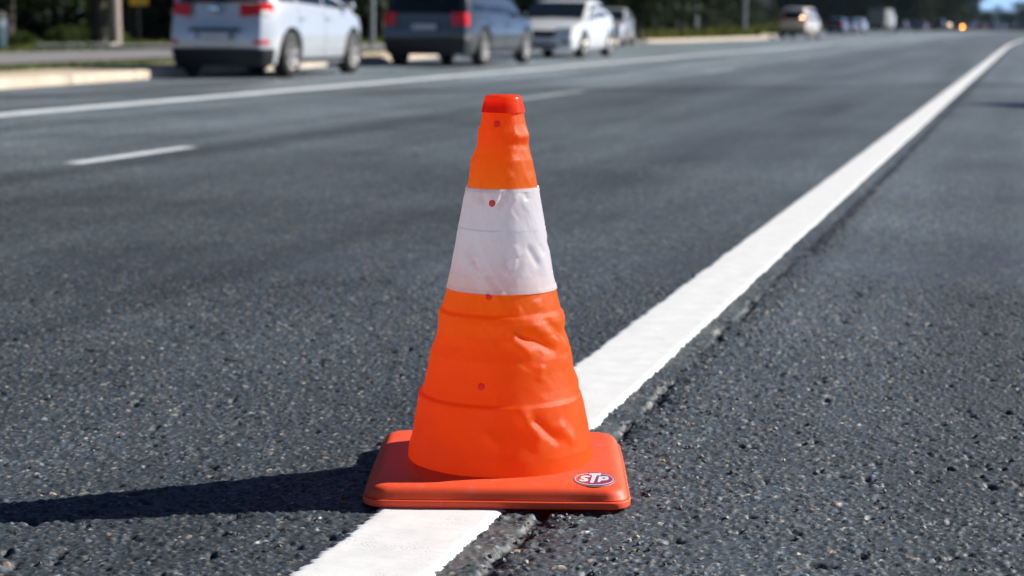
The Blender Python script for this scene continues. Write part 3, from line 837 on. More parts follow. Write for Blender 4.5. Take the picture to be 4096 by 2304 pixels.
# ------------------------------------------------------------------ vehicles
class Car:
    def __init__(s, L=4.3, W=1.82, H=1.67, zb=0.24, belt=1.0, r=0.335, xf=1.33, xr=-1.27, rk=0.12, fk=0.25, nose=0.16, bow=0.13,
                 top=None, roof=None, tumble=0.26, glassrear=(0.25, 0.92), doors=None, **k):
        s.__dict__.update(locals())
        s.top = np.array(top or [(-L / 2, 1.0), (-L / 2 + .3, 1.05), (.9, .99), (1.2, .97), (L / 2 - .25, .84), (L / 2, .70)])
        s.roof = np.array(roof or [(-L / 2 + .12, 1.03), (-L / 2 + .34, 1.5), (-L / 2 + .6, H - .05), (-.6, H), (.1, H - .03), (.45, H - .15), (1.25, .985)])
    def w(s, x):
        t = min(1.0, abs(x) / (s.L / 2))
        return s.W / 2 * (1 - s.nose * t ** 7 - .03 * t * t)
    def ztop(s, x): return float(np.interp(x, s.top[:, 0], s.top[:, 1]))
    def prof(s, z):
        q = (z - s.zb) / (s.belt - s.zb)
        return 1 - .07 * max(0, (.45 - q) / .45) ** 2 - .035 * max(0, (q - .45) / .55) ** 2
    def side(s, x, z):
        zt = s.ztop(x)
        if z <= zt: return s.w(x) * s.prof(z)
        return s.w(x) * s.prof(zt) * 0.985 - s.tumble * (z - zt)
    def D(s, x, y, z):
        for sg, k, z0 in ((-1, s.rk, .62), (1, s.fk, .5)):
            wt = max(0.0, (x * sg - (s.L / 2 - .5)) / .5)
            x -= sg * wt * (k * max(0, z - z0) + .35 * max(0, .42 - z) + s.bow * (y / (s.W / 2)) ** 2)
        return (x, y, z)
    def zlow(s, x):
        z = s.zb
        for xa in (s.xf, s.xr):
            rr = s.r + .065; dx = x - xa
            if abs(dx) < rr: z = max(z, s.r + math.sqrt(rr * rr - dx * dx))
        return z
    def body(s):
        L = s.L
        xs = set(np.linspace(-L / 2, L / 2, 30)) | {-L / 2 + .02, L / 2 - .02, -L / 2 + .06, L / 2 - .06}
        for xa in (s.xf, s.xr):
            rr = s.r + .065
            xs |= set(xa + rr * np.cos(np.linspace(0, math.pi, 13))) | {xa - rr - .003, xa + rr + .003}
        xs = sorted(x for x in xs if -L / 2 <= x <= L / 2)
        ts = [0, .12, .3, .5, .7, .87, 1.0]
        V = []; m_ = 2 * (len(ts) + 2) + 1
        for x in xs:
            lo, hi = s.zlow(x), s.ztop(x)
            half = [(s.side(x, lo + (hi - lo) * t), lo + (hi - lo) * t) for t in ts]
            y1 = half[-1][0]
            half[-1] = (y1 - .012, hi - .004)
            half += [(y1 * .8, hi + .018), (y1 * .4, hi + .028)]
            ring = half + [(0, hi + .03)] + [(-y, z) for y, z in half[::-1]]
            V += [s.D(x, y, z) for y, z in ring]
        n = len(xs); F = [q for q in grid_faces(n, m_, flip=True)]
        for st, fl in ((0, False), ((n - 1) * m_, True)):
            for j in range(m_ // 2):
                q = (st + j, st + j + 1, st + m_ - 2 - j, st + m_ - 1 - j)
                q = q[:3] if q[1] == q[2] else q
                F.append(q[::-1] if fl else q)
        return V, F
    def roof_pts(s, n=7):
        P = []
        for i in range(len(s.roof) - 1):
            for t in np.linspace(0, 1, n, endpoint=False):
                P.append(s.roof[i] * (1 - t) + s.roof[i + 1] * t)
        P.append(s.roof[-1]); P = np.array(P)
        for _ in range(2): P[1:-1] = (P[:-2] + 2 * P[1:-1] + P[2:]) / 4
        return P
    def greenhouse(s):
        P = s.roof_pts(); V = []
        for x, z in P:
            zt = s.ztop(x); z = max(z, zt)
            wb, wt = s.side(x, zt - .03), s.side(x, z) if z > zt else s.side(x, zt)
            half = [(wb, zt - .03), ((wb + wt) / 2 + .012, (zt + z) / 2), (wt + .004, max(zt - .02, z - .07)), (wt - .05, z - .012), (wt * .6, z + .004)]
            ring = half + [(0, z + .012)] + [(-a, b) for a, b in half[::-1]]
            V += [s.D(x, a, b) for a, b in ring]
        return V, grid_faces(len(P), 11, flip=True)
    def shell(s, P, Q):
        nu, nv = len(P), len(P[0])
        V = [s.D(*p) for row in P for p in row] + [s.D(*p) for row in Q for p in row]
        F = grid_faces(nu, nv); o = nu * nv
        rim = [i * nv for i in range(nu)] + [(nu - 1) * nv + j for j in range(1, nv)] + [i * nv + nv - 1 for i in range(nu - 2, -1, -1)] + [j for j in range(nv - 2, 0, -1)]
        for k in range(len(rim)):
            a, b = rim[k], rim[(k + 1) % len(rim)]
            F.append((a, a + o, b + o, b))
        return V, F
    def screen(s, i, f0, f1, wid, off=.008):
        a, b = s.roof[i], s.roof[i + 1]
        t = np.array([b[0] - a[0], b[1] - a[1]]); t /= np.linalg.norm(t); nn = np.array([-t[1], t[0]])
        if nn[1] < 0 and i > 0: nn = -nn
        if i == 0 and nn[0] > 0: nn = -nn
        P, Q = [], []
        for f in np.linspace(f0, f1, 6):
            p = a * (1 - f) + b * f
            hw = s.side(p[0], max(p[1], s.ztop(p[0]) + .01)) * wid
            P.append([(p[0] + nn[0] * (off + .012), y * hw, p[1] + nn[1] * (off + .012)) for y in np.linspace(-1, 1, 9)])
            Q.append([(p[0] - nn[0] * .03, y * hw, p[1] - nn[1] * .03) for y in np.linspace(-1, 1, 9)])
        return s.shell(P, Q)
    def side_window(s, x0, x1, sg):
        P, Q = [], []
        rp = s.roof_pts()
        for x in np.linspace(x0, x1, 9):
            zt = float(np.interp(x, rp[:, 0], rp[:, 1])); lo = s.ztop(x) + .035
            hi = max(lo + .02, min(zt - .085, s.H - .15))
            row = np.linspace(lo, hi, 4)
            P.append([(x, sg * (s.side(x, z) + .018), z) for z in row]); Q.append([(x, sg * (s.side(x, z) - .02), z) for z in row])
        return s.shell(P, Q)
    def side_panel(s, x0, x1, sg, z0=None, z1=None, off=.005):
        P, Q = [], []
        for x in np.linspace(x0, x1, 10):
            lo = max(z0 or (s.zb + .09), s.zlow(x) + .03); hi = min(z1 or 9, s.ztop(x) - .03)
            row = np.linspace(lo, hi, 7)
            P.append([(x, sg * (s.side(x, z) + off), z) for z in row]); Q.append([(x, sg * (s.side(x, z) - .02), z) for z in row])
        return s.shell(P, Q)
    def corner(s, end, sg, ls, lf, z0, z1, off=.012, rake=0.0):
        P, Q = [], []
        path = [(end * (s.L / 2 - ls * (1 - t)), None) for t in np.linspace(0, 1, 6)]
        w0 = s.w(s.L / 2)
        path += [(end * s.L / 2, w0 - lf * t) for t in np.linspace(0.12, 1, 6)]
        for k, (x, y) in enumerate(path):
            f = k / (len(path) - 1)
            lo, hi = z0 + rake * (1 - f), z1 + rake * (1 - f) * .5
            rp, rq = [], []
            for z in np.linspace(lo, hi, 4):
                yy = s.w(x) * s.prof(z) if y is None else y * s.prof(z)
                if y is None: rp.append((x, sg * (yy + off), z)); rq.append((x, sg * (yy - .03), z))
                else: rp.append((x + end * off, sg * yy, z)); rq.append((x - end * .03, sg * yy, z))
            P.append(rp); Q.append(rq)
        return s.shell(P, Q)
    def wrap(s, end, ls, z0, z1, off=.015):
        P, Q = [], []
        w0 = s.w(s.L / 2)
        path = [(end * (s.L / 2 - ls * (1 - t)), None, 1) for t in np.linspace(0, 1, 5)]
        path += [(end * s.L / 2, w0 * y, 1) for y in np.linspace(.94, -.94, 9)]
        path += [(end * (s.L / 2 - ls * t), None, -1) for t in np.linspace(0, 1, 5)]
        for x, y, sg in path:
            rp, rq = [], []
            for z in np.linspace(z0, z1, 4):
                if y is None:
                    yy = s.w(x) * s.prof(z); rp.append((x, sg * (yy + off), z)); rq.append((x, sg * (yy - .04), z))
                else: rp.append((x + end * off, y * s.prof(z), z)); rq.append((x - end * .04, y * s.prof(z), z))
            P.append(rp); Q.append(rq)
        return s.shell(P, Q)
    def face(s, end, y0, y1, z0, z1, off=.01, taper=0.0):
        P, Q = [], []
        for y in np.linspace(y0, y1, 7):
            rp, rq = [], []
            for k, z in enumerate(np.linspace(z0, z1, 4)):
                yy = y * (1 - taper * (1 - k / 3))
                rp.append((end * (s.L / 2 + off), yy, z)); rq.append((end * (s.L / 2 - .03), yy, z))
            P.append(rp); Q.append(rq)
        return s.shell(P, Q)

def wheel_parts(c, root, x, sg, paint_rim):
    y = sg * (c.W / 2 - .115)
    r = c.r; hw = .105
    ty = lathe([(r * .66, -hw), (r * .93, -hw), (r, -hw * .75), (r, hw * .75), (r * .93, hw), (r * .66, hw), (r * .62, hw * .7), (r * .62, -hw * .7), (r * .66, -hw)], 28, 'y')
    def put(vf): return [(p[0] + x, p[1] + y, p[2] + r) for p in vf[0]], vf[1]
    wh = obj('wheel', *put(ty), M['tyre'], root, sharp=50)
    parts = [lathe([(0.0, hw * .55), (r * .16, hw * .6), (r * .18, hw * .35), (r * .60, hw * .15), (r * .61, 0)], 20, 'y'),
             lathe([(r * .52, hw * .55), (r * .67, hw * .95), (r * .67, hw * .7), (r * .55, hw * .2)], 24, 'y')]
    for k in range(5):
        a = 2 * math.pi * k / 5 + .3
        for q in (-.11, .11):
            p0 = np.array([math.cos(a + q * 1.2), math.sin(a + q * 1.2)]) * r * .12; p1 = np.array([math.cos(a + q), math.sin(a + q)]) * r * .64
            parts.append(tube([(p0[0], hw * .62, p0[1]), (p1[0], hw * .78, p1[1])], [r * .075, r * .06], 5))
    V, F = join(*parts)
    if sg < 0: V = [(p[0], -p[1], p[2]) for p in V]; F = [f[::-1] for f in F]
    obj('rim', *put((V, F)), paint_rim, wh, sharp=40)

def make_car(name, label, loc, heading, paint, spec, cat='car', group=None, front=False, tailmat=None, headmat=None, detail=True, plate=True, rails=False, lamp=None, dark_bumper=True, windows=None, splits=(-1.0, 0.02, 0.98)):
    c = Car(**spec)
    root = empty(name, (loc[0], loc[1], 0.0), heading, label=label, cat=cat, group=group)
    V, F = c.body()
    body = obj('body', V, F, paint, root, sharp=35)
    obj('cabin', *c.greenhouse(), paint, root, sharp=45)
    un = [box(0, 0, .40, c.L - .5, c.W - .62, .34), box(0, 0, (c.r * 2 + .1 + c.belt - .1) / 2, c.L - 1.2, c.W - .30, max(.05, c.belt - .2 - c.r * 2))]
    obj('underbody', *join(*un), M['under'], root, smooth=False)
    tl = tailmat or M['tail']; hl = headmat or M['clear']
    s = spec
    # glass
    obj('rear_window', *c.screen(0, *c.glassrear, .86), M['glass'], root, sharp=50)
    obj('windscreen', *c.screen(len(c.roof) - 2, .04, .92, .90), M['glass'], root, sharp=50)
    ws = windows or [(-c.L / 2 + .42, splits[0] - .04), (splits[0] + .03, splits[1] - .03), (splits[1] + .03, splits[2])]
    for sg in (1, -1):
        for (a, b) in ws: obj('side_window', *c.side_window(a, b, sg), M['glass'], root, sharp=50)
    if detail:
        for sg in (1, -1):
            for (a, b) in ((splits[0] + .01, splits[1] - .012), (splits[1] + .012, splits[2] + .05)):
                d = obj('door', *c.side_panel(a, b, sg), paint, root, sharp=40)
                z = c.belt - .16
                obj('door_handle', *bbox_mesh(a + .14, sg * (c.side(a + .14, z) + .025), z, .17, .035, .03, .01), paint if paint is not M['graphite'] else M['black'], d)
            m_ = bbox_mesh(splits[2] - .08, sg * (c.W / 2 + .06), c.belt + .05, .10, .17, .11, .04)
            obj('mirror', *m_, paint, root)
            obj('sill', *c.side_panel(c.xr + c.r + .09, c.xf - c.r - .09, sg, c.zb + .005, c.zb + .085, .012), M['black'] if dark_bumper else paint, root)
    for x in (c.xf, c.xr):
        for sg in (1, -1): wheel_parts(c, root, x, sg, M['rim'])
    tz = s.get('tailz', (.86, 1.03)); hz = s.get('headz', (.62, .78))
    for sg in (1, -1):
        obj('tail_lamp', *c.corner(-1, sg, s.get('tl_side', .22), s.get('tl_face', .26), *tz, rake=s.get('tail_rake', 0)), tl, root, sharp=40)
        obj('headlamp', *c.corner(1, sg, .34, .36, *hz, rake=.05), hl, root, sharp=40)
    bz = s.get('bumperz', (.26, .46))
    if dark_bumper: obj('rear_bumper', *c.wrap(-1, .30, *bz), M['black'], root, sharp=40)
    else: obj('rear_bumper', *c.wrap(-1, .34, c.zb + .02, .58), paint, root, sharp=40)
    obj('front_bumper', *c.wrap(1, .34, c.zb + .02, .5), paint, root, sharp=40)
    obj('lower_grille', *c.face(1, -.42, .42, .27, .36, .03), M['black'], root)
    for sg in (1, -1): obj('fog_lamp_recess', *c.face(1, *sorted((sg * .50, sg * .68)), .34, .42, .035), M['black'], root)
    obj('grille', *c.face(1, -.38, .38, .52, .67, .03, taper=.25), M['black'], root)
    if plate:
        pz = s.get('platez', (.56, .68))
        p = obj('number_plate', *c.face(-1, -.26, .26, *pz, .022), M['plate'], root)
        obj('plate_strip', *c.face(-1, .215, .255, pz[0] + .008, pz[1] - .008, .026), M['plateblue'], p)
        obj('number_plate', *c.face(1, -.26, .26, .40, .50, .04), M['plate'], root)
    if rails:
        for sg in (1, -1):
            y = sg * (c.side(-.6, c.H - .02) - .08)
            obj('roof_rail', *tube([(-1.55, y, c.H - .03), (-1.45, y, c.H + .05), (-.6, y, c.H + .06), (.1, y, c.H + .045), (.25, y, c.H - .03)], [.018] * 5, 6), M['chrome'], root)
    if s.get('emblem'):
        ez = s['emblem']
        e_ = obj('emblem', *lathe([(.001, .012), (.06, .01), (.075, -.02)][::-1], 20), M['chrome'], root)
        e_.rotation_euler = (0, R(-90), 0); e_.scale = (.75, 1.25, 1); e_.location = (-(c.L / 2 - .07), 0, ez)
        obj('recess_shadow', *c.face(-1, -.40, .40, pz_top(s) + .015, pz_top(s) + .06, .012), M['black'], root)  # shadow line above the plate, laid on as a black strip
        for sg in (1, -1):
            obj('rear_reflector', *c.corner(-1, sg, .16, .10, .50, .555, off=.006), M['tail'], root)
            obj('glint_piece', *c.corner(-1, sg, .22, -.02, .93, .99, off=.022), M['clear'], root)  # pale pieces added at the tail lamps, coloured to pass for sun glints
    if lamp:
        end, sg, z, mt_, sz = lamp
        o = obj('lit_lamp', *lathe([(0.001, .02), (sz * .7, .018), (sz, 0), (sz * .95, -.03)][::-1], 14), mt_, root)
        o.rotation_euler = (0, R(90) * end, 0)
        o.location = (end * (c.L / 2 + .03), sg * (c.w(c.L / 2) - .22), z)
    return root, c

SUV = dict(emblem=1.0, nose=.19, bow=.20, L=4.28, W=1.83, H=1.68, belt=1.04, r=.345, xf=1.30, xr=-1.26, rk=.20, tailz=(.90, 1.08), tail_rake=.05, tl_side=.30, tl_face=.30, bumperz=(.18, .43), platez=(.56, .67), zb=.20,
           top=[(-2.14, 1.07), (-1.9, 1.11), (-.8, 1.08), (.9, 1.0), (1.25, .99), (1.85, .88), (2.14, .72)],
           roof=[(-2.03, 1.085), (-1.80, 1.50), (-1.56, 1.62), (-.6, 1.68), (.1, 1.65), (.42, 1.55), (1.28, 1.01)], glassrear=(.07, .95))
BIG = dict(L=4.75, W=1.90, H=1.66, belt=.96, r=.355, xf=1.46, xr=-1.38, rk=.10, tailz=(.78, 1.02), tl_side=.16, tl_face=.24, bumperz=(.22, .52), platez=(.70, .80), zb=.24, nose=.10, tumble=.18,
           top=[(-2.37, 1.0), (-2.1, 1.02), (.9, .96), (1.2, .95), (2.1, .88), (2.37, .72)],
           roof=[(-2.30, 1.01), (-2.14, 1.48), (-1.95, 1.62), (-.6, 1.66), (.1, 1.63), (.45, 1.52), (1.25, .97)], glassrear=(.03, .92))
SEDAN = dict(L=4.62, W=1.78, H=1.44, belt=.93, r=.325, xf=1.42, xr=-1.32, rk=.10, fk=.28, tailz=(.78, .93), headz=(.60, .73), tl_side=.26, tl_face=.28, zb=.22, platez=(.58, .69),
             top=[(-2.31, .94), (-2.1, 1.0), (-1.6, 1.0), (-.8, .97), (.95, .93), (1.2, .92), (1.95, .80), (2.31, .64)],
             roof=[(-1.72, 1.0), (-1.05, 1.34), (-.75, 1.41), (-.35, 1.44), (.05, 1.43), (.35, 1.36), (1.22, .93)], glassrear=(.1, .92))
HATCH = dict(L=3.95, W=1.70, H=1.50, belt=.96, r=.31, xf=1.22, xr=-1.20, rk=.15, tailz=(.86, 1.08), zb=.22, platez=(.62, .73),
             top=[(-1.97, .98), (-1.8, 1.02), (.8, .95), (1.15, .93), (1.75, .82), (1.97, .66)],
             roof=[(-1.90, 1.0), (-1.66, 1.36), (-1.45, 1.45), (-.5, 1.50), (.1, 1.48), (.42, 1.38), (1.2, .95)], glassrear=(.2, .95))
VAN = dict(L=4.75, W=1.86, H=1.93, belt=1.10, r=.33, xf=1.45, xr=-1.35, rk=.05, tailz=(1.02, 1.34), tl_side=.10, tl_face=.18, zb=.27, platez=(.72, .83), nose=.09, tumble=.14, bumperz=(.28, .55),
           top=[(-2.37, 1.15), (-2.1, 1.15), (1.2, 1.10), (1.5, 1.06), (2.1, .94), (2.37, .74)],
           roof=[(-2.33, 1.16), (-2.24, 1.75), (-2.1, 1.88), (-.6, 1.93), (.3, 1.90), (.7, 1.78), (1.55, 1.10)], glassrear=(.04, .86))

def pz_top(s): return s.get('platez', (.56, .68))[1]

def place(rear_right_wheel, heading, spec, side=-1, axle='xr'):
    """ground point of one wheel -> car origin; heading = direction of +x"""
    x = spec[axle]; y = side * (spec['W'] / 2 - .115)
    c, s = math.cos(heading), math.sin(heading)
    return (rear_right_wheel[0] - (c * x - s * y), rear_right_wheel[1] - (s * x + c * y))

h1 = HEAD
make_car('moving_car', 'silver compact SUV seen from behind, large wraparound red tail lamps, nearest car on the road', place((-3.42, 27.1), h1, SUV), h1, M['silver'], SUV)
make_car('moving_car', 'dark graphite boxy SUV with stacked red tail lamps, ahead of the silver SUV', place((-0.66, 35.2), h1 - R(1), BIG), h1 - R(1), M['graphite'], BIG, rails=True, splits=(-1.15, -.02, .95))
make_car('moving_car', 'white saloon car facing the camera with dark grille, in front of the graphite SUV', place((1.62, 43.9), h1 + math.pi, SEDAN, 1, 'xf'), h1 + math.pi, M['white'], SEDAN, dark_bumper=False, splits=(-.95, .05, .98), windows=[(-1.05, .02), (.08, .92)])
pc = uv(69.0, -15.9)
make_car('parked_car', 'pale silver saloon half hidden behind the white saloon, only its tail showing', (pc[0], pc[1]), h1 + math.pi + R(6), M['silver'], SEDAN, splits=(-.95, .05, .98), windows=[(-1.05, .02), (.08, .92)])
make_car('van', 'champagne coloured tall van driving away with a dark rear window, lone on the far lane', place((18.5, 113.6), h1 - R(5), VAN), h1 - R(5), M['beige'], VAN, cat='van', splits=(-1.2, 0, 1.0), tailmat=M['tail'], lamp=(-1, -1, 1.3, M['head_on'], .05))

def far_car(name, label, x, y, head, paint, spec, **k):
    cat = k.pop('cat', 'car')
    make_car(name, label, (x, y), head, paint, spec, cat=cat, group='distant traffic queueing at the end of the road', splits=(-1.0, 0.0, .95), **k)
def at_px(px_, dep): return ((px_ - 1288) / 4500 * dep, dep)
far_car('queued_car', 'navy blue hatchback just right of the champagne van, waiting in the distance', *at_px(2094, 168), h1 - R(3), M['navy'], HATCH)
far_car('queued_car', 'pale blue hatchback with a white plate between the navy hatchback and the box truck', *at_px(2143, 186), h1 - R(1), M['paleblue'], HATCH)
far_car('queued_car', 'black hatchback with one lit red tail lamp right of the box truck', *at_px(2278, 280), h1 - R(1), M['darkcar'], HATCH, lamp=(-1, 1, .55, M['red_on'], .10))
far_car('queued_car', 'maroon hatchback in the distant queue between two dark cars', *at_px(2325, 305), h1, M['maroon'], HATCH, tailmat=M['tail_on'])
far_car('queued_car', 'black saloon with pale lit headlamp facing the camera left of the tower', *at_px(2366, 320), h1 + math.pi, M['darkcar'], SEDAN, lamp=(1, 1, 1.1, M['head_on'], .10))
far_car('queued_car', 'black saloon with a bright amber lamp facing the camera under the tower', *at_px(2396, 300), h1 + math.pi + R(2), M['darkcar'], SEDAN, lamp=(1, 1, .72, M['amber_on'], .13))
far_car('queued_van', 'navy van with pale roof below the right side of the tower', *at_px(2425, 330), h1 - R(1), M['navy'], VAN, cat='van')
far_car('queued_car', 'maroon saloon seen from behind under the far trees, left one of two', *at_px(2460, 360), h1, M['maroon'], SEDAN, tailmat=M['tail_on'], lamp=(-1, 1, .7, M['red_on'], .05))
far_car('queued_car', 'grey saloon with a lit red tail lamp under the far trees, right one of two', *at_px(2498, 370), h1, M['graphite'], SEDAN, lamp=(-1, 1, .8, M['red_on'], .08))
far_car('queued_car', 'dark hatchback with a lit red tail lamp at the right end of the distant queue', *at_px(2568, 300), h1 - R(1), M['darkcar'], HATCH, lamp=(-1, -1, .85, M['red_on'], .07))

for k, (px_, dep, mt_, sp) in enumerate([(2118, 176, 'darkcar', SEDAN), (2252, 250, 'graphite', HATCH), (2300, 262, 'navy', SEDAN), (2345, 290, 'graphite', VAN), (2380, 335, 'navy', HATCH), (2412, 300, 'graphite', SEDAN), (2448, 345, 'darkcar', HATCH), (2480, 330, 'navy', SEDAN), (2525, 340, 'darkcar', HATCH), (2548, 320, 'graphite', SEDAN)]):
    far_car('queued_car', 'small dark car blurred into the distant queue of traffic', *at_px(px_, dep), h1 - R(1), M[mt_], sp, detail=False)
# box truck
def box_truck(x, y, head):
    t = empty('box_truck', (x, y, 0), head, label='grey box truck seen from behind in the distant queue, its right side sunlit', cat='truck', group='distant traffic queueing at the end of the road')
    obj('cargo_box', *bbox_mesh(-.7, 0, 1.75, 4.4, 2.1, 2.0, .05), M['greybox'], t)
    obj('cab', *bbox_mesh(2.35, 0, 1.35, 1.6, 1.95, 1.7, .22), M['white'], t)
    obj('chassis', *box(0, 0, .62, 6.0, .9, .24), M['under'], t, smooth=False)
    for sg in (1, -1):
        obj('rear_door', *bbox_mesh(-2.92, sg * .52, 1.75, .04, 1.0, 1.86, .012), M['greybox'], t)
        obj('tail_lamp', *bbox_mesh(-2.93, sg * .85, .66, .06, .28, .14, .02), M['tail'], t)
    obj('bumper', *bbox_mesh(-2.92, 0, .52, .10, 2.0, .12, .02), M['black'], t)
    obj('windscreen', *bbox_mesh(3.10, 0, 1.75, .12, 1.7, .62, .04), M['glass'], t)
    for xx in (2.2, -1.7):
        for sg in (1, -1):
            v_, f_ = lathe([(.22, -.12), (.38, -.12), (.40, -.08), (.40, .08), (.38, .12), (.22, .12), (.05, .07), (.0, .07)], 22, 'y')
            obj('wheel', [(p[0] + xx, sg * p[1] + sg * .88, p[2] + .40) for p in v_], f_ if sg > 0 else [q[::-1] for q in f_], M['tyre'], t)
box_truck(*at_px(2202, 215), h1 - R(7))

# ------------------------------------------------------------------ street furniture
def pole(name, label, x, y, h, r0, r1, m_, cat, lean=(0, 0), group=None, head=True):
    p = empty(name, (x, y, 0.1), 0, label=label, cat=cat, group=group)
    obj('shaft', *tube([(lean[0] * t * h, lean[1] * t * h, t * h) for t in (0, .33, .66, 1)], [r0 * (1 - t) + r1 * t for t in (0, .33, .66, 1)], 14), m_, p)
    obj('footing', *lathe([(0, .06), (r0 * 1.5, .06), (r0 * 1.7, -.1)][::-1], 14), M['concrete'], p)
    if head:
        obj('arm', *tube([(0, 0, h - .1), (.5, -.15, h + .35), (1.6, -.5, h + .5)], [.05, .045, .04], 8), m_, p)
        obj('lamp_head', *bbox_mesh(1.85, -.58, h + .48, .7, .28, .13, .05), M['galv'], p)
    return p
pole('street_lamp', 'pale concrete lamp post standing left of the silver SUV', -10.30, 46.6, 8.5, .165, .10, M['concrete'], 'street lamp')
pole('street_lamp', 'slim pale lamp post in the gap between the silver and graphite SUVs', -4.05, 51.5, 8.5, .075, .055, M['galv'], 'street lamp')
pole('street_lamp', 'grey lamp post on the grass verge left of the champagne van, nearer of two', 12.1, 121.0, 9.0, .20, .13, M['galv'], 'street lamp', group='lamp posts on the far verge')
pole('street_lamp', 'grey lamp post on the grass verge just left of the champagne van', 17.9, 141.0, 9.0, .19, .12, M['galv'], 'street lamp', group='lamp posts on the far verge')

# yellow notice on a post in the shade
yn = empty('notice_sign', (-9.75, 46.9, 0.1), R(8), label='small yellow notice on a thin dark post in front of the dark wood', cat='sign')
obj('post', *tube([(0, 0.03, 0), (0, 0.03, 1.32)], [.02, .02], 8), M['black'], yn)
obj('panel', *bbox_mesh(.02, 0, 1.20, .46, .02, .20, .008), mat('yellow_sign', (0.62, 0.36, 0.015), .5), yn)

# litter bin
bn = empty('litter_bin', (-13.05, 45.4, 0.1), R(10), label='blue grey rounded litter bin at the left edge beside the path', cat='litter bin')
bm_ = mat('bin_blue', (0.05, 0.09, 0.13), .5)
obj('bin_body', *lathe([(0, 0), (.24, 0), (.27, .05), (.31, .72), (.29, .75)], 24), bm_, bn)
obj('bin_lid', *lathe([(.32, .72), (.33, .78), (.27, .88), (.14, .94), (0, .955)], 24), M['black'], bn)

# unseen board right of the shoulder, added to cast a shadow into the view
sb = empty('shadow_board', (8.42, 19.85, 0.0), math.atan2(SUN.y, SUN.x) + R(90), label='grey stand-in board on two posts beyond the frame, added to shade the shoulder', cat='sign')
obj('panel', *bbox_mesh(0, 0, 1.25, 2.5, .05, 1.5, .02), M['galv'], sb)
for s_ in (-.6, .6):
    obj('post', *tube([(s_, .06, -.05), (s_, .06, 2.0)], [.04, .04], 10), M['galv'], sb)

# ------------------------------------------------------------------ vegetation
def quads(Cn, size, r, up_bias=0.0, aspect=0.6):
    n = len(Cn)
    a = r.normal(0, 1, (n, 3)); a[:, 2] += up_bias; a /= np.linalg.norm(a, axis=1)[:, None]
    t = r.normal(0, 1, (n, 3)); b = np.cross(a, t); b /= np.linalg.norm(b, axis=1)[:, None]
    size = np.broadcast_to(np.asarray(size, float), (n,))[:, None] * r.uniform(.6, 1.3, (n, 1))
    A = a * size * .5; B = b * size * .5 * aspect
    V = np.stack([Cn - A, Cn - B * .9 + A * .1, Cn + A, Cn + B * .9 + A * .1], 1).reshape(-1, 3)
    return V, np.arange(4 * n).reshape(-1, 4)

def tree_proto(seed, h, crown_r, lo, leafsize=.36, n=5200):
    r = np.random.default_rng(seed)
    parts = []
    top = h * .8
    ln = r.normal(0, .03, 2)
    pts = [(ln[0] * z + .08 * math.sin(z * 1.3 + seed), ln[1] * z + .08 * math.cos(z + seed), z) for z in np.linspace(0, top, 8)]
    parts.append(tube(pts, list(np.linspace(.19, .05, 8) * h / 8), 9))
    tips = []
    for k in range(11):
        z = r.uniform(lo * .95, top * .95); a = r.uniform(0, 6.28); L = crown_r * r.uniform(.5, .95)
        p0 = np.array([np.interp(z, [q[2] for q in pts], [q[0] for q in pts]), np.interp(z, [q[2] for q in pts], [q[1] for q in pts]), z])
        p1 = p0 + np.array([math.cos(a) * L * .5, math.sin(a) * L * .5, L * .25]); p2 = p0 + np.array([math.cos(a) * L, math.sin(a) * L, L * r.uniform(.1, .6)])
        parts.append(tube([p0, p1, p2], [.07, .045, .02], 6)); tips += [p1, p2]
    trunk = new_mesh('trunk', *join(*parts), M['bark'], True, 60)
    cl = np.array(tips + [np.array([r.normal(0, crown_r * .45), r.normal(0, crown_r * .45), r.uniform(lo + .3, h)]) for _ in range(26)])
    idx = r.integers(0, len(cl), n)
    P = cl[idx] + r.normal(0, 1, (n, 3)) * np.array([.62, .62, .42]) * crown_r * .42
    P[:, 2] = np.maximum(P[:, 2], lo + r.uniform(-.3, .5, n))
    crown = big_mesh('crown', *quads(P, leafsize, r, .2), M['leaf'], smooth=False)
    return trunk, crown
protos = [tree_proto(1, 8.5, 3.0, 1.5), tree_proto(2, 10, 3.4, 0.7), tree_proto(3, 7.2, 2.7, 0.5), tree_proto(4, 9.2, 3.1, 1.0)]
def tree(x, y, k, s, rz, label, group, fat=1.0):
    t = empty('tree', (x, y, 0.05), rz, label=label, cat='tree', group=group)
    t.scale = (s * fat, s * fat, s)
    link('trunk', protos[k][0], t); link('crown', protos[k][1], t)
    return t
# front-row trees one can tell apart
tree(-11.45, 49.4, 0, 1.25, .4, 'tree with a grey forked trunk left of the pale concrete lamp post', None)
tree(5.55, 81.5, 1, 1.0, 1.9, 'tree with a brown trunk directly behind the parked silver saloon', None, .9)
tree(4.5, 80.5, 2, 1.1, 2.9, 'tree with a thin grey trunk rising left of the brown one behind the parked saloon', None, .8)
r = np.random.default_rng(21)
taken = []
nt_ = 0
for k in range(2600):
    u = 24 + 330 * (k / 2600) ** 1.35 + r.uniform(-2, 2)
    v = float(kerb_v(u)) - r.uniform(6.5, 25) - (7.0 if u < 62 else 0)
    if any((u - a) ** 2 + (v - b) ** 2 < (1.9 + .016 * u) ** 2 for a, b in taken): continue
    taken.append((u, v)); p = uv(u, v)
    tree(p[0], p[1], int(r.integers(0, 4)), r.uniform(.85, 1.25), r.uniform(0, 6.28), 'dark leafy tree in the shaded wood behind the verge', 'trees of the wood along the road')
    nt_ += 1
    if nt_ >= 200: break

for k in range(34):     # the wood closing the view where the road turns
    x, y = at_px(r.uniform(1950, 2385), r.uniform(350, 470))
    tree(x, y, int(r.integers(0, 4)), r.uniform(1.2, 1.6), r.uniform(0, 6.28), 'dark tree in the distant wood behind the queueing traffic', 'trees of the distant wood', 1.25)
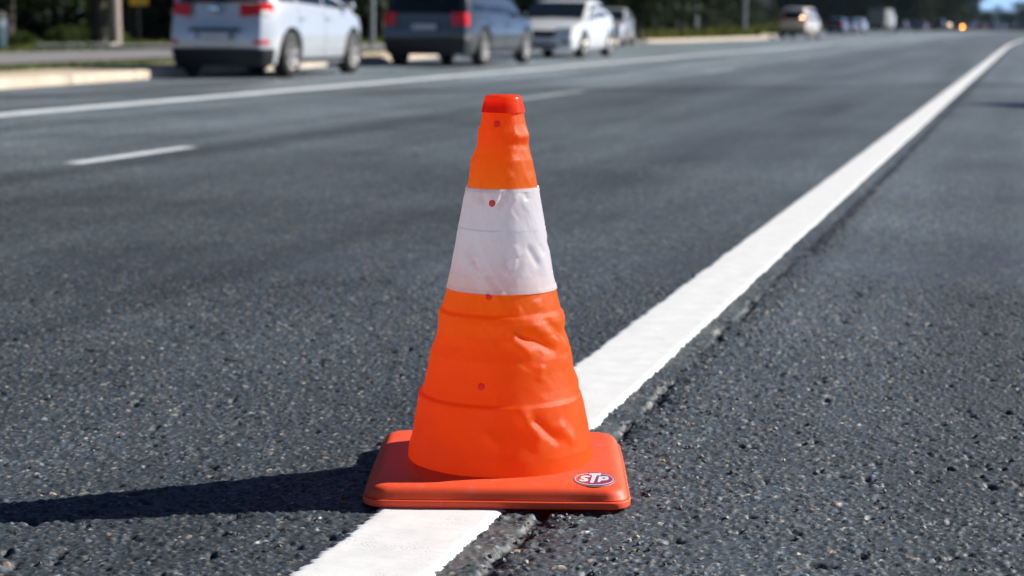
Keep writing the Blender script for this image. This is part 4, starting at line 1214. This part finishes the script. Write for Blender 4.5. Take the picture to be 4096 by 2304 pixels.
# far trees beyond the end of the road
for k, (px_, dep, s) in enumerate([(2462, 520, .60), (2490, 540, .66), (2520, 530, .72), (2550, 515, .86), (2580, 520, .84), (2440, 530, .6), (2606, 540, .8)]):
    x, y = at_px(px_, dep)
    tree(x, y, k % 4, s, k * 1.7, 'small far tree beyond the end of the road at the right', 'trees at the end of the road', 1.5)

# understorey as one mass behind the trees
def understorey():
    r = np.random.default_rng(8)
    n = 76000
    u = 14 + 440 * r.random(n) ** 1.6
    v = kerb_v(u) - (11.0 + (u < 62) * 5 + r.exponential(7.0, n))
    dens = value_noise(u, v, 5.0, 71, 2)
    z = 0.1 + r.random(n) ** 1.5 * (1.0 + 5.5 * np.clip((kerb_v(u) - v - 9) / 10, 0, 1)) * (0.75 + 1.2 * dens)
    P = np.stack([u * D[0] + v * N[0], u * D[1] + v * N[1], z], -1)
    k = 14000
    uu = r.uniform(30, 125, k); vv = -r.uniform(33, 62, k)
    P[9000:9000 + k] = np.stack([uu * D[0] + vv * N[0], uu * D[1] + vv * N[1], .1 + 5.5 * r.random(k)], -1); u[9000:9000 + k] = 190
    k = 9000
    dep = r.uniform(390, 480, k); xx = (r.uniform(1930, 2400, k) - 1288) / 4500 * dep
    P[:k] = np.stack([xx, dep, .1 + 6 * r.random(k) ** 1.3], -1); u[:k] = 420
    return big_mesh('undergrowth', *quads(P, .26 + .0017 * u, r, .2, .7), M['leaf'], smooth=False)
link('undergrowth', understorey(), kind='stuff')

# sunlit shrubs at the edge of the wood
def shrub_proto(seed, n=1500):
    r = np.random.default_rng(seed)
    P = r.normal(0, 1, (n, 3)); P /= np.linalg.norm(P, axis=1)[:, None]
    P *= (r.random(n) ** .45)[:, None] * np.array([.85, .75, .75]) * (1 + .25 * value_noise(P[:, 0] + 3, P[:, 1] + P[:, 2], .5, seed, 1))[:, None]
    P[:, 2] = np.abs(P[:, 2])
    return big_mesh('foliage', *quads(P, .13, r, .3, .6), M['shrubleaf'], smooth=False), new_mesh('stems', *join(*[tube([(0, 0, 0), (math.cos(a) * .25, math.sin(a) * .25, .5)], [.02, .01], 5) for a in (0, 1.3, 2.5, 3.8, 5)]), M['bark'])
shp = [shrub_proto(31), shrub_proto(32)]
def shrub(x, y, s, k, rz, label, group=None):
    o = empty('shrub', (x, y, .08), rz, label=label, cat='shrub', group=group); o.scale = (s * 1.25, s, s * .9)
    link('foliage', shp[k][0], o); link('stems', shp[k][1], o)
shrub(-12.9, 52.5, .85, 0, .3, 'bright green sunlit shrub left of the forked tree')
shrub(-11.9, 53.5, .7, 1, 1.3, 'low green shrub close behind the forked tree')
shrub(-9.5, 54, .6, 0, 2.0, 'low green shrub right of the concrete lamp post, beside the silver SUV')
shrub(-14.0, 51.0, .6, 1, 4.0, 'dark green shrub behind the litter bin at the left edge')
r = np.random.default_rng(17)
for k in range(34):
    u = 62 + 190 * (k / 34) ** 1.2 + r.uniform(-2, 2); v = float(kerb_v(u)) - r.uniform(3.8, 6.5); p = uv(u, v)
    shrub(p[0], p[1], r.uniform(.45, .95), k % 2, r.uniform(0, 6.28), 'dim green shrub along the foot of the wood', 'shrubs at the foot of the wood')

# grass of the verge
def grass():
    r = np.random.default_rng(9)
    n = 42000
    u = 18 + 260 * r.random(n) ** 1.8
    k = kerb_v(u)
    v = k - 1.4 - r.random(n) * (4.2 + (u < 60) * 6.5)
    keep = ~((u > 22) & (u < 62) & (v < -15.5) & (v > -21.3)) & ~((u > 30.8) & (u < 33.7) & (v > -16.5))
    u, v = u[keep], v[keep]; n = len(u)
    hgt = np.where(u < 58, .05, .10 + .0016 * u) * r.uniform(.5, 1.4, n) * (1 + value_noise(u, v, 3.0, 72, 2))
    bx, by = u * D[0] + v * N[0], u * D[1] + v * N[1]
    a = r.uniform(0, 6.28, n); wd = .022 + .0006 * u
    dx, dy = np.cos(a) * wd, np.sin(a) * wd
    lx, ly = r.normal(0, .4, n) * hgt, r.normal(0, .4, n) * hgt
    z0 = np.full(n, .09)
    V = np.stack([np.stack([bx - dx, by - dy, z0], -1), np.stack([bx + dx, by + dy, z0], -1),
                  np.stack([bx + dx * .4 + lx, by + dy * .4 + ly, z0 + hgt], -1), np.stack([bx - dx * .4 + lx, by - dy * .4 + ly, z0 + hgt], -1)], 1).reshape(-1, 3)
    return big_mesh('grass', V, np.arange(4 * n).reshape(-1, 4), M['grass'], smooth=False)
link('grass', grass(), kind='stuff')

# tower block beyond the road
tw = empty('tower_block', (*at_px(2404, 700), 0), R(-14), label='tall grey blue tower block rising beyond the end of the road', cat='building')
conc = mat('tower_concrete', (0.20, 0.22, 0.25), .8, var=.1, scale=.4)
obj('wall', *box(0, 0, 21, 12.4, 12, 42), conc, tw, smooth=False)
winb = new_mesh('window', *box(0, 0, 0, 1.6, .12, 1.5), M['glass'], False)
for fl in range(13):
    for k in range(5):
        link('window', winb, tw, loc=(-4.8 + 2.4 * k, -6.0, 2.2 + fl * 3.1))
obj('roof', *box(0, 0, 42.4, 13, 12.6, .8), conc, tw, smooth=False)

# thin blue air between here and the end of the road
hz = bpy.data.materials.new('haze_air'); hz.use_nodes = True
hn = hz.node_tree; hn.nodes.remove(hn.nodes['Principled BSDF'])
pv = hn.nodes.new('ShaderNodeVolumePrincipled')
pv.inputs['Color'].default_value = (0.55, 0.80, 0.95, 1); pv.inputs['Density'].default_value = 0.00006
hn.links.new(pv.outputs[0], hn.nodes['Material Output'].inputs['Volume'])
obj('haze', *box(60, 380, 24.0, 900, 840, 50.2), hz, smooth=False, kind='stuff')
